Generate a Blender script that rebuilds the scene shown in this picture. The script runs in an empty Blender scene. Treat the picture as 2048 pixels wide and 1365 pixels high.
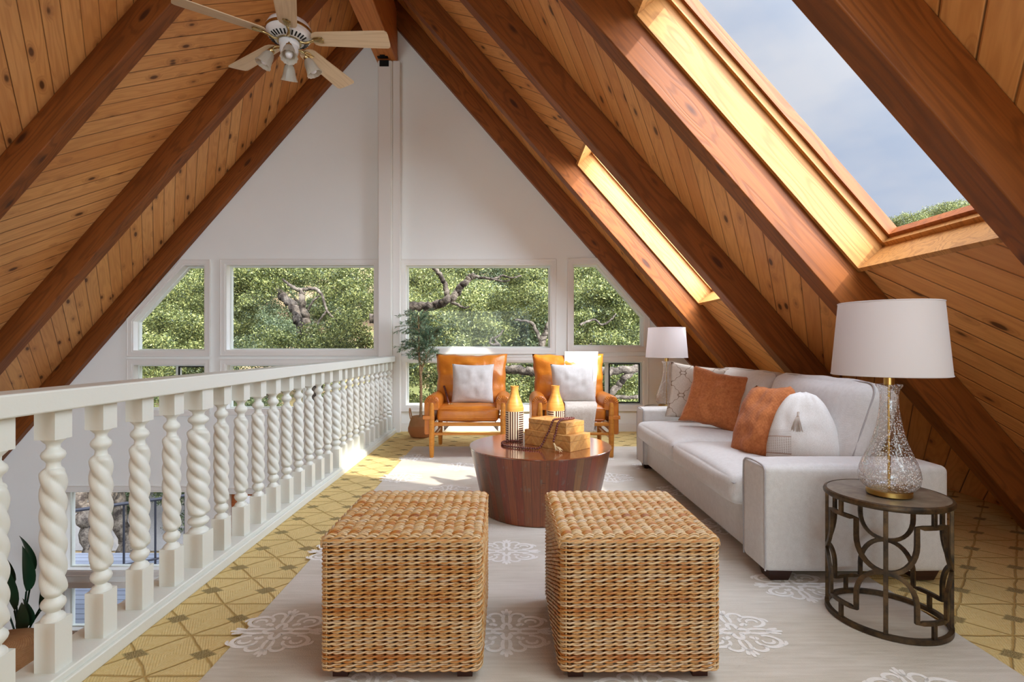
import bpy, math, random
import numpy as np
from mathutils import Vector, Matrix, Euler, noise as mnoise

SC = bpy.context.scene
COL = SC.collection
R = math.radians

# ------------------------------------------------------------------ camera
FPX = 1050.0
EYE = 1.10
cam_d = bpy.data.cameras.new('camera')
cam_d.sensor_fit = 'HORIZONTAL'
cam_d.sensor_width = 36.0
cam_d.lens = 36.0 * FPX / 2048.0
cam_d.shift_x = (1024 - 1013) / 2048.0
cam_d.shift_y = -(682.5 - 691) / 2048.0
cam_d.clip_start = 0.02
cam_d.clip_end = 500
cam = bpy.data.objects.new('camera', cam_d)
COL.objects.link(cam)
cam.location = (0, 0, EYE)
cam.rotation_euler = (R(90), 0, 0)
SC.camera = cam

# ------------------------------------------------------------------ view
vs = SC.view_settings
vs.view_transform = 'Standard'
vs.look = 'None'
vs.exposure = 0.0
vs.gamma = 1.0
vs.use_curve_mapping = False
SC.cycles.max_bounces = 8
SC.cycles.diffuse_bounces = 6
SC.cycles.transparent_max_bounces = 16
SC.cycles.sample_clamp_indirect = 4.0
SC.cycles.caustics_reflective = False
SC.cycles.caustics_refractive = False

# ------------------------------------------------------------------ world: bright, thinly clouded sky
W = bpy.data.worlds.new('sky')
SC.world = W
W.use_nodes = True
wt = W.node_tree
wt.nodes.clear()
wo = wt.nodes.new('ShaderNodeOutputWorld')
wb = wt.nodes.new('ShaderNodeBackground')
wr = wt.nodes.new('ShaderNodeValToRGB')
wn = wt.nodes.new('ShaderNodeTexNoise')
wm = wt.nodes.new('ShaderNodeMapping')
wc = wt.nodes.new('ShaderNodeTexCoord')
wm.inputs['Scale'].default_value = (1.2, 1.2, 3.0)
wn.inputs['Scale'].default_value = 2.2
wn.inputs['Detail'].default_value = 6
wn.inputs['Roughness'].default_value = 0.55
wr.color_ramp.elements[0].position = 0.36
wr.color_ramp.elements[0].color = (0.47, 0.56, 0.72, 1)
wr.color_ramp.elements[1].position = 0.62
wr.color_ramp.elements[1].color = (0.66, 0.70, 0.78, 1)
wt.links.new(wc.outputs['Generated'], wm.inputs['Vector'])
wt.links.new(wm.outputs[0], wn.inputs['Vector'])
wt.links.new(wn.outputs[0], wr.inputs[0])
# broad bright glow of thin cloud around the sun (behind and above the camera)
wg = wt.nodes.new('ShaderNodeNewGeometry')
wd = wt.nodes.new('ShaderNodeVectorMath'); wd.operation = 'DOT_PRODUCT'
wd.inputs[1].default_value = tuple(Vector((0.82, -0.84, 1.0)).normalized())
wt.links.new(wc.outputs['Generated'], wd.inputs[0])
wx_ = wt.nodes.new('ShaderNodeMath'); wx_.operation = 'MAXIMUM'; wx_.inputs[1].default_value = 0.0
wt.links.new(wd.outputs['Value'], wx_.inputs[0])
wp = wt.nodes.new('ShaderNodeMath'); wp.operation = 'POWER'; wp.inputs[1].default_value = 2.5
wt.links.new(wx_.outputs[0], wp.inputs[0])
wa = wt.nodes.new('ShaderNodeMath'); wa.operation = 'MULTIPLY_ADD'; wa.inputs[1].default_value = 22.0; wa.inputs[2].default_value = 1.0
wt.links.new(wp.outputs[0], wa.inputs[0])
wt.nodes.remove(wg)
wt.links.new(wr.outputs[0], wb.inputs[0])
wt.links.new(wa.outputs[0], wb.inputs[1])
wt.links.new(wb.outputs[0], wo.inputs[0])

# ------------------------------------------------------------------ sun
sd = bpy.data.lights.new('sun', 'SUN')
sd.energy = 6.2
sd.angle = R(1.2)
sd.color = (1.0, 0.93, 0.82)
sun = bpy.data.objects.new('sun', sd)
COL.objects.link(sun)
sun.location = (8, -8, 12)
sun.rotation_euler = Vector((-0.82, 0.84, -1.0)).to_track_quat('-Z', 'Y').to_euler()

# ------------------------------------------------------------------ added fill light behind the camera, in an unseen rear opening
def area(name, loc, direction, sx, sy, power, color=(1, 1, 1)):
    d = bpy.data.lights.new(name, 'AREA')
    d.shape = 'RECTANGLE'; d.size = sx; d.size_y = sy
    d.energy = power; d.color = color
    o = bpy.data.objects.new(name, d)
    COL.objects.link(o)
    o.location = loc
    o.rotation_euler = Vector(direction).to_track_quat('-Z', 'Y').to_euler()
    return o
area('rear_fill', (-2.3, -8.85, 1.25), (0.1, 1, 0), 4.2, 2.6, 205, (0.77, 0.95, 1.0))
area('hall_fill', (-5.0, -8.85, -0.9), (0, 1, 0), 3.6, 2.0, 130, (0.77, 0.95, 1.0))  # added fill light for the hall, also behind the camera
# two added fill lights above the camera, under closed white panels on the planks
area('overhead_fill', (1.235, -0.06, 2.35), (-0.7532, 0, -0.6578), 0.9, 2.8, 34, (0.84, 0.95, 0.98))
area('overhead_fill', (1.235, 1.00, 2.35), (-0.7532, 0, -0.6578), 0.66, 2.8, 26, (0.84, 0.95, 0.98))

area('far_skylight_fill', (1.59, 4.94, 2.40), (-0.7532, 0, -0.6578), 1.0, 1.85, 40, (0.90, 0.96, 1.0))  # added fill light outside the far skylight, brightens the far end

# ------------------------------------------------------------------ helpers
def srgb(r, g, b):
    def f(c):
        c /= 255.0
        return c / 12.92 if c <= 0.04045 else ((c + 0.055) / 1.055) ** 2.4
    return (f(r), f(g), f(b), 1.0)

def P(x, y, Y):
    """point at depth Y seen along a measured bearing"""
    return Vector(((x - 1013) / FPX * Y, Y, EYE - (y - 691) / FPX * Y))

class MB:
    """collects geometry for ONE mesh object"""
    def __init__(s):
        s.v = []; s.f = []; s.fm = []; s.mi = 0
    def add(s, vs, fs):
        o = len(s.v)
        s.v.extend([tuple(v) for v in vs])
        for f in fs:
            s.f.append(tuple(i + o for i in f)); s.fm.append(s.mi)
        return s
    def box(s, lo, hi, M=None):
        x0, y0, z0 = lo; x1, y1, z1 = hi
        vs = [Vector(p) for p in ((x0,y0,z0),(x1,y0,z0),(x1,y1,z0),(x0,y1,z0),(x0,y0,z1),(x1,y0,z1),(x1,y1,z1),(x0,y1,z1))]
        if M is not None: vs = [M @ v for v in vs]
        return s.add(vs, [(0,3,2,1),(4,5,6,7),(0,1,5,4),(1,2,6,5),(2,3,7,6),(3,0,4,7)])
    def frustum(s, c, b, t, h, M=None):
        """tapered block: centre of base c, base size b, top size t"""
        x, y, z = c
        vs = [Vector(p) for p in ((x-b[0]/2,y-b[1]/2,z),(x+b[0]/2,y-b[1]/2,z),(x+b[0]/2,y+b[1]/2,z),(x-b[0]/2,y+b[1]/2,z),
              (x-t[0]/2,y-t[1]/2,z+h),(x+t[0]/2,y-t[1]/2,z+h),(x+t[0]/2,y+t[1]/2,z+h),(x-t[0]/2,y+t[1]/2,z+h))]
        if M is not None: vs = [M @ v for v in vs]
        return s.add(vs, [(0,3,2,1),(4,5,6,7),(0,1,5,4),(1,2,6,5),(2,3,7,6),(3,0,4,7)])
    def rings(s, rings, closed_ends=(True, True), loop=False):
        """rings: list of equal-length point lists"""
        n = len(rings[0]); vs = [p for r in rings for p in r]; fs = []
        m = len(rings)
        for i in range(m if loop else m - 1):
            a = i * n; b = ((i + 1) % m) * n
            for j in range(n):
                k = (j + 1) % n
                fs.append((a + j, a + k, b + k, b + j))
        if not loop:
            if closed_ends[0]: fs.append(tuple(range(n - 1, -1, -1)))
            if closed_ends[1]: fs.append(tuple((m - 1) * n + j for j in range(n)))
        return s.add(vs, fs)
    def lathe(s, prof, seg=32, c=(0, 0, 0), M=None, ends=(True, True), rf=None):
        rr = []
        for r, z in prof:
            ring = []
            for j in range(seg):
                a = 2 * math.pi * j / seg
                q = r * (rf(a, z) if rf else 1)
                p = Vector((c[0] + q * math.cos(a), c[1] + q * math.sin(a), c[2] + z))
                ring.append(M @ p if M is not None else p)
            rr.append(ring)
        return s.rings(rr, ends)
    def tube(s, pts, rad, seg=8, loop=False, caps=True, flat=None, up=None):
        pts = [Vector(p) for p in pts]; n = len(pts)
        if not hasattr(rad, '__len__'): rad = [rad] * n
        rr = []; prev = None
        for i in range(n):
            if loop: t = pts[(i + 1) % n] - pts[i - 1]
            else: t = pts[min(i + 1, n - 1)] - pts[max(i - 1, 0)]
            if t.length < 1e-9: t = Vector((0, 0, 1))
            t.normalize()
            if up is not None:
                nn = Vector(up[i] if hasattr(up[0], '__len__') else up)
                nn = nn - t * nn.dot(t)
                nn.normalize()
            elif prev is None:
                nn = t.orthogonal().normalized()
            else:
                nn = prev - t * prev.dot(t)
                if nn.length < 1e-6: nn = t.orthogonal()
                nn.normalize()
            prev = nn; bb = t.cross(nn)
            ring = []
            for j in range(seg):
                a = 2 * math.pi * (j + (0.5 if seg == 4 else 0)) / seg
                fx, fy = (1, 1) if flat is None else flat
                ring.append(pts[i] + nn * (math.cos(a) * rad[i] * fx) + bb * (math.sin(a) * rad[i] * fy))
            rr.append(ring)
        return s.rings(rr, (caps, caps), loop)
    def prism(s, poly, a0, a1, axis='y', M=None):
        """poly: 2D outline (counter-clockwise), extruded along an axis"""
        def pt(u, v, w):
            p = Vector((u, w, v)) if axis == 'y' else (Vector((w, u, v)) if axis == 'x' else Vector((u, v, w)))
            return M @ p if M is not None else p
        n = len(poly)
        vs = [pt(u, v, a0) for u, v in poly] + [pt(u, v, a1) for u, v in poly]
        fs = [tuple(range(n)), tuple(range(2 * n - 1, n - 1, -1))]
        for i in range(n):
            j = (i + 1) % n
            fs.append((i, n + i, n + j, j))
        return s.add(vs, fs)
    def ringprism(s, outer, inner, y0, y1):
        """frame between two outlines of the same vertex count, in the XZ plane"""
        n = len(outer)
        vs = [Vector((u, y, v)) for poly, y in ((outer, y0), (inner, y0), (outer, y1), (inner, y1)) for u, v in poly]
        fs = []
        for i in range(n):
            j = (i + 1) % n
            fs += [(i, j, n + j, n + i), (2*n + i, 3*n + i, 3*n + j, 2*n + j), (i, 2*n + i, 2*n + j, j), (n + i, n + j, 3*n + j, 3*n + i)]
        return s.add(vs, fs)
    def soft(s, c, size, r, bulge=(0, 0, 0), n=9, M=None, wob=0, seed=0):
        """upholstery block with rounded edges and swelling faces"""
        hx, hy, hz = size[0] / 2, size[1] / 2, size[2] / 2
        idx = {}; vs = []; fs = []
        def params(h):
            q = [-1.0]
            e = min(r / h, 0.95)
            k = 3
            q = [-1 + e * (1 - math.cos(math.pi / 2 * i / k)) for i in range(k)]
            m = n
            q += [-1 + e + (2 - 2 * e) * i / m for i in range(m + 1)]
            q += [1 - e * (1 - math.cos(math.pi / 2 * (k - 1 - i) / k)) for i in range(k)]
            return q
        px, py, pz = params(hx), params(hy), params(hz)
        def vert(i, j, k):
            key = (i, j, k)
            if key in idx: return idx[key]
            p = Vector((px[i] * hx, py[j] * hy, pz[k] * hz))
            inner = Vector((max(-hx + r, min(hx - r, p.x)), max(-hy + r, min(hy - r, p.y)), max(-hz + r, min(hz - r, p.z))))
            d = p - inner
            if d.length > 1e-7: p = inner + d.normalized() * r
            u, v, w = px[i], py[j], pz[k]
            p.x += bulge[0] * u * (1 - v * v) * (1 - w * w)
            p.y += bulge[1] * v * (1 - u * u) * (1 - w * w)
            p.z += bulge[2] * w * (1 - u * u * u * u) * (1 - v * v * v * v)
            if wob:
                q = p * 6 + Vector((seed * 3.1, seed * 1.7, 0))
                p += Vector((mnoise.noise(q), mnoise.noise(q + Vector((9, 0, 0))), mnoise.noise(q + Vector((0, 9, 0))))) * wob
            p += Vector(c)
            if M is not None: p = M @ p
            vs.append(p); idx[key] = len(vs) - 1
            return idx[key]
        nx, ny, nz = len(px) - 1, len(py) - 1, len(pz) - 1
        for i in range(nx):
            for j in range(ny):
                fs.append((vert(i,j,0), vert(i,j+1,0), vert(i+1,j+1,0), vert(i+1,j,0)))
                fs.append((vert(i,j,nz), vert(i+1,j,nz), vert(i+1,j+1,nz), vert(i,j+1,nz)))
        for i in range(nx):
            for k in range(nz):
                fs.append((vert(i,0,k), vert(i+1,0,k), vert(i+1,0,k+1), vert(i,0,k+1)))
                fs.append((vert(i,ny,k), vert(i,ny,k+1), vert(i+1,ny,k+1), vert(i+1,ny,k)))
        for j in range(ny):
            for k in range(nz):
                fs.append((vert(0,j,k), vert(0,j,k+1), vert(0,j+1,k+1), vert(0,j+1,k)))
                fs.append((vert(nx,j,k), vert(nx,j+1,k), vert(nx,j+1,k+1), vert(nx,j,k+1)))
        return s.add(vs, fs)
    def mesh(s, name, mats, sharp=35):
        me = bpy.data.meshes.new(name)
        me.from_pydata([tuple(v) for v in s.v], [], s.f)
        for m in (mats if isinstance(mats, (list, tuple)) else [mats]): me.materials.append(m)
        if any(s.fm): me.polygons.foreach_set('material_index', s.fm)
        me.polygons.foreach_set('use_smooth', [True] * len(me.polygons))
        me.update()
        me.validate()
        me.set_sharp_from_angle(angle=R(sharp))
        return me
    def build(s, name, mats, parent=None, bevel=0, M=None, sharp=35, fix=False):
        me = s.mesh(name, mats, sharp)
        if fix:
            import bmesh
            bm = bmesh.new(); bm.from_mesh(me); bmesh.ops.recalc_face_normals(bm, faces=bm.faces); bm.to_mesh(me); bm.free()
        o = bpy.data.objects.new(name, me)
        COL.objects.link(o)
        if M is not None: o.matrix_world = M
        if parent is not None: o.parent = parent
        if bevel:
            b = o.modifiers.new('edge', 'BEVEL'); b.width = bevel; b.segments = 2; b.limit_method = 'ANGLE'; b.angle_limit = R(40)
            b.harden_normals = False
        return o

def tag(o, label=None, cat=None, group=None, kind=None):
    if label: o['label'] = label
    if cat: o['category'] = cat
    if group: o['group'] = group
    if kind: o['kind'] = kind
    return o

def thing(name, loc=(0, 0, 0), rz=0, label=None, cat=None, group=None, kind=None):
    o = bpy.data.objects.new(name, None)
    o.empty_display_size = 0.1
    COL.objects.link(o)
    o.location = loc; o.rotation_euler = (0, 0, rz)
    return tag(o, label, cat, group, kind)

def copy_tree(o, parent=None):
    c = o.copy(); COL.objects.link(c); c.parent = parent
    for ch in [x for x in bpy.data.objects if x.parent == o]:
        copy_tree(ch, c)
    return c

def TRS(loc, rot=(0, 0, 0), sc=(1, 1, 1)):
    return Matrix.Translation(loc) @ Euler(rot).to_matrix().to_4x4() @ Matrix.Diagonal((*sc, 1))

def smooth_path(pts, n=8, loop=False):
    pts = [Vector(p) for p in pts]; out = []
    m = len(pts)
    for i in range(m if loop else m - 1):
        if loop: p0, p1, p2, p3 = pts[i - 1], pts[i], pts[(i + 1) % m], pts[(i + 2) % m]
        else: p0, p1, p2, p3 = pts[max(i - 1, 0)], pts[i], pts[i + 1], pts[min(i + 2, m - 1)]
        for k in range(n):
            t = k / n
            out.append(0.5 * ((2 * p1) + (p2 - p0) * t + (2 * p0 - 5 * p1 + 4 * p2 - p3) * t * t + (3 * p1 - p0 - 3 * p2 + p3) * t ** 3))
    if not loop: out.append(pts[-1])
    return out
# ------------------------------------------------------------------ materials
class NB:
    def __init__(s, name, rough=0.6, spec=0.5):
        s.m = bpy.data.materials.new(name); s.m.use_nodes = True
        s.t = s.m.node_tree; s.t.nodes.clear()
        s.out = s.t.nodes.new('ShaderNodeOutputMaterial')
        s.b = s.t.nodes.new('ShaderNodeBsdfPrincipled')
        s.b.inputs['Roughness'].default_value = rough
        s.b.inputs['Specular IOR Level'].default_value = spec
        s.t.links.new(s.b.outputs[0], s.out.inputs[0])
    def set(s, sock, v):
        if isinstance(v, bpy.types.NodeSocket): s.t.links.new(v, sock)
        else: sock.default_value = v
    def n(s, typ, ins=None, out=0, **props):
        nd = s.t.nodes.new(typ)
        for k, v in props.items(): setattr(nd, k, v)
        for k, v in (ins or {}).items(): s.set(nd.inputs[k], v)
        return nd.outputs[out]
    def M(s, op, a, b=0.0, c=0.0):
        return s.n('ShaderNodeMath', {0: a, 1: b, 2: c}, operation=op)
    def mix(s, f, a, b, mode='MIX'):
        nd = s.t.nodes.new('ShaderNodeMix'); nd.data_type = 'RGBA'; nd.blend_type = mode
        s.set(nd.inputs[0], f); s.set(nd.inputs[6], a); s.set(nd.inputs[7], b)
        return nd.outputs[2]
    def sep(s, v):
        nd = s.t.nodes.new('ShaderNodeSeparateXYZ'); s.set(nd.inputs[0], v)
        return nd.outputs[0], nd.outputs[1], nd.outputs[2]
    def comb(s, x, y, z): return s.n('ShaderNodeCombineXYZ', {0: x, 1: y, 2: z})
    def noise(s, vec, scale=1.0, detail=3.0, rough=0.5, dist=0.0):
        return s.n('ShaderNodeTexNoise', {'Vector': vec, 'Scale': scale, 'Detail': detail, 'Roughness': rough, 'Distortion': dist})
    def ramp(s, f, stops, interp='LINEAR'):
        nd = s.t.nodes.new('ShaderNodeValToRGB'); s.set(nd.inputs[0], f)
        cr = nd.color_ramp; cr.interpolation = interp
        while len(cr.elements) < len(stops): cr.elements.new(0.5)
        for e, (p, c) in zip(cr.elements, stops):
            e.position = p; e.color = c if hasattr(c, '__len__') else (c, c, c, 1)
        return nd.outputs[0]
    def mr(s, v, a, b, c=0.0, d=1.0):
        return s.n('ShaderNodeMapRange', {'Value': v, 'From Min': a, 'From Max': b, 'To Min': c, 'To Max': d})
    def coord(s, kind='Object'): 
        nd = s.t.nodes.new('ShaderNodeTexCoord'); return nd.outputs[kind]
    def white(s, v, vec=False):
        nd = s.t.nodes.new('ShaderNodeTexWhiteNoise'); nd.noise_dimensions = '3D' if vec else '1D'
        s.set(nd.inputs['Vector' if vec else 'W'], v); return nd.outputs[0]
    def color(s, c): s.set(s.b.inputs['Base Color'], c)
    def bump(s, h, strength=0.3, dist=0.01):
        nb = s.n('ShaderNodeBump', {'Height': h, 'Strength': strength, 'Distance': dist})
        s.t.links.new(nb, s.b.inputs['Normal'])
    def island(s):
        return s.n('ShaderNodeNewGeometry', out=8) if False else s._isl()
    def _isl(s):
        nd = s.t.nodes.new('ShaderNodeNewGeometry'); return nd.outputs['Random Per Island']

def plain(name, c, rough=0.5, metal=0.0, spec=0.5, bump=0, scale=200):
    b = NB(name, rough, spec); b.color(c); b.b.inputs['Metallic'].default_value = metal
    if bump:
        b.bump(b.noise(b.coord(), scale, 2), bump, 0.002)
    return b.m

def paint(name, c, rough=0.55):
    b = NB(name, rough)
    n = b.noise(b.coord(), 2.5, 4)
    n2 = b.noise(b.coord(), 90, 3)
    b.color(b.mix(b.mr(n, 0.3, 0.7, 0.0, 0.08), c, tuple(x * 0.8 for x in c[:3]) + (1,)))
    b.bump(n2, 0.12, 0.003)
    return b.m

def plank_mat(name, sign, w=0.138, tint=1.0, seed=0.0):
    b = NB(name, 0.42, 0.35)
    x, y, z = b.sep(b.coord())
    k = 0.70711
    a = b.M('MULTIPLY', b.M('ADD', x, b.M('MULTIPLY', y, sign)), k)
    c = b.M('MULTIPLY', b.M('SUBTRACT', x, b.M('MULTIPLY', y, sign)), k)
    p = b.M('DIVIDE', a, w)
    pid = b.M('FLOOR', p); f = b.M('FRACT', p)
    r1 = b.white(b.M('ADD', pid, seed + 0.5)); r2 = b.white(b.M('ADD', pid, seed + 31.7))
    off = b.M('MULTIPLY', r1, 47.0)
    co = b.M('ADD', c, off)
    idz = b.M('MULTIPLY', pid, 7.7)
    g1 = b.noise(b.comb(b.M('MULTIPLY', a, 55), b.M('MULTIPLY', co, 2.2), idz), 1.0, 4, 0.6)
    vk = b.comb(b.M('MULTIPLY', a, 7.5), b.M('MULTIPLY', co, 3.4), b.M('MULTIPLY', idz, 1.31))
    d = b.n('ShaderNodeTexVoronoi', {'Vector': vk, 'Scale': 1.0, 'Randomness': 1.0})
    knot = b.n('ShaderNodeMapRange', {'Value': d, 'From Min': 0.09, 'From Max': 0.17, 'To Min': 1.0, 'To Max': 0.0}, interpolation_type='SMOOTHSTEP')
    halo = b.n('ShaderNodeMapRange', {'Value': d, 'From Min': 0.12, 'From Max': 0.36, 'To Min': 1.0, 'To Max': 0.0}, interpolation_type='SMOOTHSTEP')
    n2 = b.noise(b.comb(b.M('MULTIPLY', a, 5), b.M('MULTIPLY', co, 0.55), idz), 1.0, 2, 0.5)
    rs = b.M('SINE', b.M('MULTIPLY', b.M('ADD', n2, b.M('MULTIPLY', halo, 0.12)), 95))
    rings = b.mr(rs, -0.2, 1.0)
    c1 = srgb(234, 172, 102); c2 = srgb(212, 144, 80); c3 = srgb(240, 188, 124)
    base = b.mix(r1, c1, c2); base = b.mix(b.M('MULTIPLY', r2, 0.5), base, c3)
    base = b.mix(b.M('MULTIPLY', rings, 0.22), base, srgb(176, 106, 50))
    base = b.mix(b.mr(g1, 0.35, 0.75, 0, 0.35), base, srgb(190, 120, 62))
    base = b.mix(b.M('MULTIPLY', halo, 0.35), base, srgb(140, 78, 36))
    base = b.mix(b.M('MULTIPLY', knot, 0.85), base, srgb(70, 36, 18))
    edge = b.M('MINIMUM', f, b.M('SUBTRACT', 1.0, f))
    gr = b.mr(edge, 0.012, 0.035, 1.0, 0.0)
    base = b.mix(b.M('MULTIPLY', gr, b.mr(r2, 0, 1, 0.45, 0.95)), base, srgb(74, 38, 16))
    if tint != 1.0: base = b.mix(1.0, base, (tint, tint, tint, 1), 'MULTIPLY')
    b.color(base)
    b.bump(b.M('SUBTRACT', b.M('MULTIPLY', g1, 0.1), b.mr(edge, 0.0, 0.06, 1.0, 0.0)), 0.6, 0.006)
    return b.m

def beam_mat(name, ca, cb, cd, rough=0.5, seed=0.0, freq=60, knots=1.0, yscale=7.0, xscale=0.5):
    b = NB(name, rough, 0.3)
    x, y, z = b.sep(b.coord())
    rnd = b.n('ShaderNodeObjectInfo', out=5)
    off = b.M('MULTIPLY', rnd, 40.0)
    xo = b.M('ADD', x, off)
    vk = b.comb(b.M('MULTIPLY', xo, 1.7), b.M('MULTIPLY', y, 5.5), b.M('ADD', b.M('MULTIPLY', z, 5.5), b.M('MULTIPLY', off, 3.0)))
    d = b.n('ShaderNodeTexVoronoi', {'Vector': vk, 'Scale': 1.0, 'Randomness': 1.0})
    knot = b.n('ShaderNodeMapRange', {'Value': d, 'From Min': 0.07, 'From Max': 0.15, 'To Min': knots, 'To Max': 0.0}, interpolation_type='SMOOTHSTEP')
    halo = b.n('ShaderNodeMapRange', {'Value': d, 'From Min': 0.05, 'From Max': 0.5, 'To Min': knots, 'To Max': 0.0}, interpolation_type='SMOOTHSTEP')
    n2 = b.noise(b.comb(b.M('MULTIPLY', xo, xscale), b.M('MULTIPLY', y, yscale), b.M('MULTIPLY', z, yscale)), 1.0, 2, 0.5)
    rs = b.M('SINE', b.M('MULTIPLY', b.M('ADD', n2, b.M('MULTIPLY', halo, 0.16)), freq))
    rings = b.mr(rs, 0.0, 1.0)
    g1 = b.noise(b.comb(b.M('MULTIPLY', xo, 3.0), b.M('MULTIPLY', y, 120), b.M('MULTIPLY', z, 120)), 1.0, 3, 0.6)
    big = b.noise(b.comb(b.M('MULTIPLY', xo, 0.8), b.M('MULTIPLY', y, 3), b.M('MULTIPLY', z, 3)), 1.0, 3, 0.5)
    base = b.mix(b.mr(big, 0.3, 0.7), ca, cb)
    base = b.mix(b.M('MULTIPLY', rings, 0.38), base, cd)
    base = b.mix(b.mr(g1, 0.4, 0.8, 0, 0.35), base, cd)
    base = b.mix(b.M('MULTIPLY', knot, 0.8), base, srgb(52, 24, 12))
    b.color(base)
    b.bump(b.M('ADD', b.M('MULTIPLY', rings, -0.4), b.M('MULTIPLY', g1, 0.4)), 0.25, 0.003)
    return b.m

def fabric(name, c, c2=None, scale=500, rough=0.9, bump=0.4, fuzz=0.3):
    b = NB(name, rough, 0.2)
    co = b.coord()
    x, y, z = b.sep(co)
    n = b.noise(co, 40, 3); nb = b.noise(co, 4, 3)
    wv = b.M('MULTIPLY', b.M('SINE', b.M('MULTIPLY', b.M('ADD', x, y), scale * 2)), b.M('SINE', b.M('MULTIPLY', b.M('ADD', z, b.M('MULTIPLY', y, 0.5)), scale * 2)))
    fine = b.noise(co, scale * 0.6, 2)
    c2 = c2 or tuple(v * 0.75 for v in c[:3]) + (1,)
    f = b.M('ADD', b.M('MULTIPLY', b.mr(n, 0.3, 0.7), 0.35), b.M('MULTIPLY', b.mr(fine, 0.3, 0.7), 0.45))
    b.color(b.mix(f, c, c2))
    b.b.inputs['Sheen Weight'].default_value = fuzz
    b.b.inputs['Sheen Roughness'].default_value = 0.5
    b.bump(b.M('ADD', b.M('MULTIPLY', wv, 0.25), b.M('ADD', fine, b.M('MULTIPLY', nb, 1.5))), bump, 0.002)
    return b.m

MT = {}
MT['wall'] = paint('wall_paint', srgb(240, 243, 240), 0.7)
MT['white'] = paint('white_gloss_paint', srgb(224, 229, 222), 0.35)
MT['trim'] = paint('trim_paint', srgb(232, 231, 226), 0.45)
MT['beam'] = beam_mat('fir_beam', srgb(152, 88, 36), srgb(124, 68, 24), srgb(80, 40, 13))
MT['ridge'] = beam_mat('ridge_beam_wood', srgb(208, 136, 72), srgb(190, 118, 60), srgb(150, 86, 40), freq=40)
MT['well'] = beam_mat('skylight_board', srgb(196, 142, 80), srgb(184, 128, 66), srgb(120, 72, 36), freq=70)
MT['sash'] = beam_mat('skylight_sash', srgb(168, 98, 44), srgb(150, 82, 36), srgb(96, 48, 20), freq=50)
MT['honey'] = beam_mat('honey_wood', srgb(214, 146, 62), srgb(200, 130, 50), srgb(168, 98, 34), 0.35, freq=30, knots=0.0, yscale=20, xscale=2)
MT['blade'] = beam_mat('pale_blade_wood', srgb(226, 204, 172), srgb(218, 194, 160), srgb(196, 168, 132), 0.45, freq=30, knots=0.0, yscale=14, xscale=1.2)
MT['darkwood'] = beam_mat('dark_leg_wood', srgb(62, 34, 24), srgb(50, 26, 18), srgb(30, 16, 10), 0.35, freq=30, knots=0.0)
MT['black'] = plain('black_metal', srgb(24, 24, 26), 0.5, 0.6)
MT['deckrail'] = plain('grey_metal', srgb(70, 70, 78), 0.5, 0.3)
MT['brass'] = plain('antique_brass', srgb(190, 168, 120), 0.25, 1.0)
MT['goldbrass'] = plain('brushed_brass', srgb(190, 158, 92), 0.32, 1.0)
MT['fanwhite'] = plain('fan_enamel', srgb(232, 234, 236), 0.25)
MT['sofa'] = fabric('pale_sofa_cloth', srgb(212, 210, 207), srgb(190, 186, 182), 420, 0.9, 0.3)
MT['linen'] = fabric('pale_linen', srgb(204, 201, 198), srgb(184, 179, 176), 300, 0.9, 0.35)
MT['orange'] = fabric('rust_boucle', srgb(190, 118, 70), srgb(150, 84, 44), 130, 0.95, 0.9, 0.12)
MT['throw'] = fabric('cream_throw', srgb(226, 220, 210), srgb(190, 176, 160), 200, 0.95, 0.9)
MT['tassel'] = fabric('taupe_yarn', srgb(186, 172, 158), None, 300)
MT['piping'] = fabric('piping_cloth', srgb(176, 172, 172), None, 400)
MT['jute'] = fabric('jute', srgb(206, 178, 132), None, 300)

def leather():
    b = NB('tan_leather', 0.34, 0.5)
    co = b.coord()
    n = b.noise(co, 6, 4); w = b.noise(co, 14, 5, 0.6, 1.5); f = b.noise(co, 350, 2)
    b.color(b.mix(b.mr(n, 0.3, 0.7), srgb(208, 128, 42), srgb(184, 102, 28)))
    b.bump(b.M('ADD', b.M('MULTIPLY', w, 1.0), b.M('MULTIPLY', f, 0.05)), 0.35, 0.01)
    return b.m
MT['leather'] = leather()

def glass_pane(name, refl=0.06, tint=(1, 1, 1, 1)):
    m = bpy.data.materials.new(name); m.use_nodes = True; t = m.node_tree; t.nodes.clear()
    o = t.nodes.new('ShaderNodeOutputMaterial'); mx = t.nodes.new('ShaderNodeMixShader')
    tr = t.nodes.new('ShaderNodeBsdfTransparent'); gl = t.nodes.new('ShaderNodeBsdfGlossy')
    tr.inputs[0].default_value = tint; gl.inputs['Roughness'].default_value = 0.02
    lw = t.nodes.new('ShaderNodeLayerWeight'); lw.inputs[0].default_value = 0.5
    pw = t.nodes.new('ShaderNodeMath'); pw.operation = 'POWER'; pw.inputs[1].default_value = 5.0
    ml = t.nodes.new('ShaderNodeMath'); ml.operation = 'MULTIPLY_ADD'; ml.inputs[1].default_value = 0.2; ml.inputs[2].default_value = 0.006
    t.links.new(lw.outputs['Facing'], pw.inputs[0]); t.links.new(pw.outputs[0], ml.inputs[0]); t.links.new(ml.outputs[0], mx.inputs[0]); t.links.new(tr.outputs[0], mx.inputs[1]); t.links.new(gl.outputs[0], mx.inputs[2])
    t.links.new(mx.outputs[0], o.inputs[0])
    return m
MT['pane'] = glass_pane('window_glass')

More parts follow.
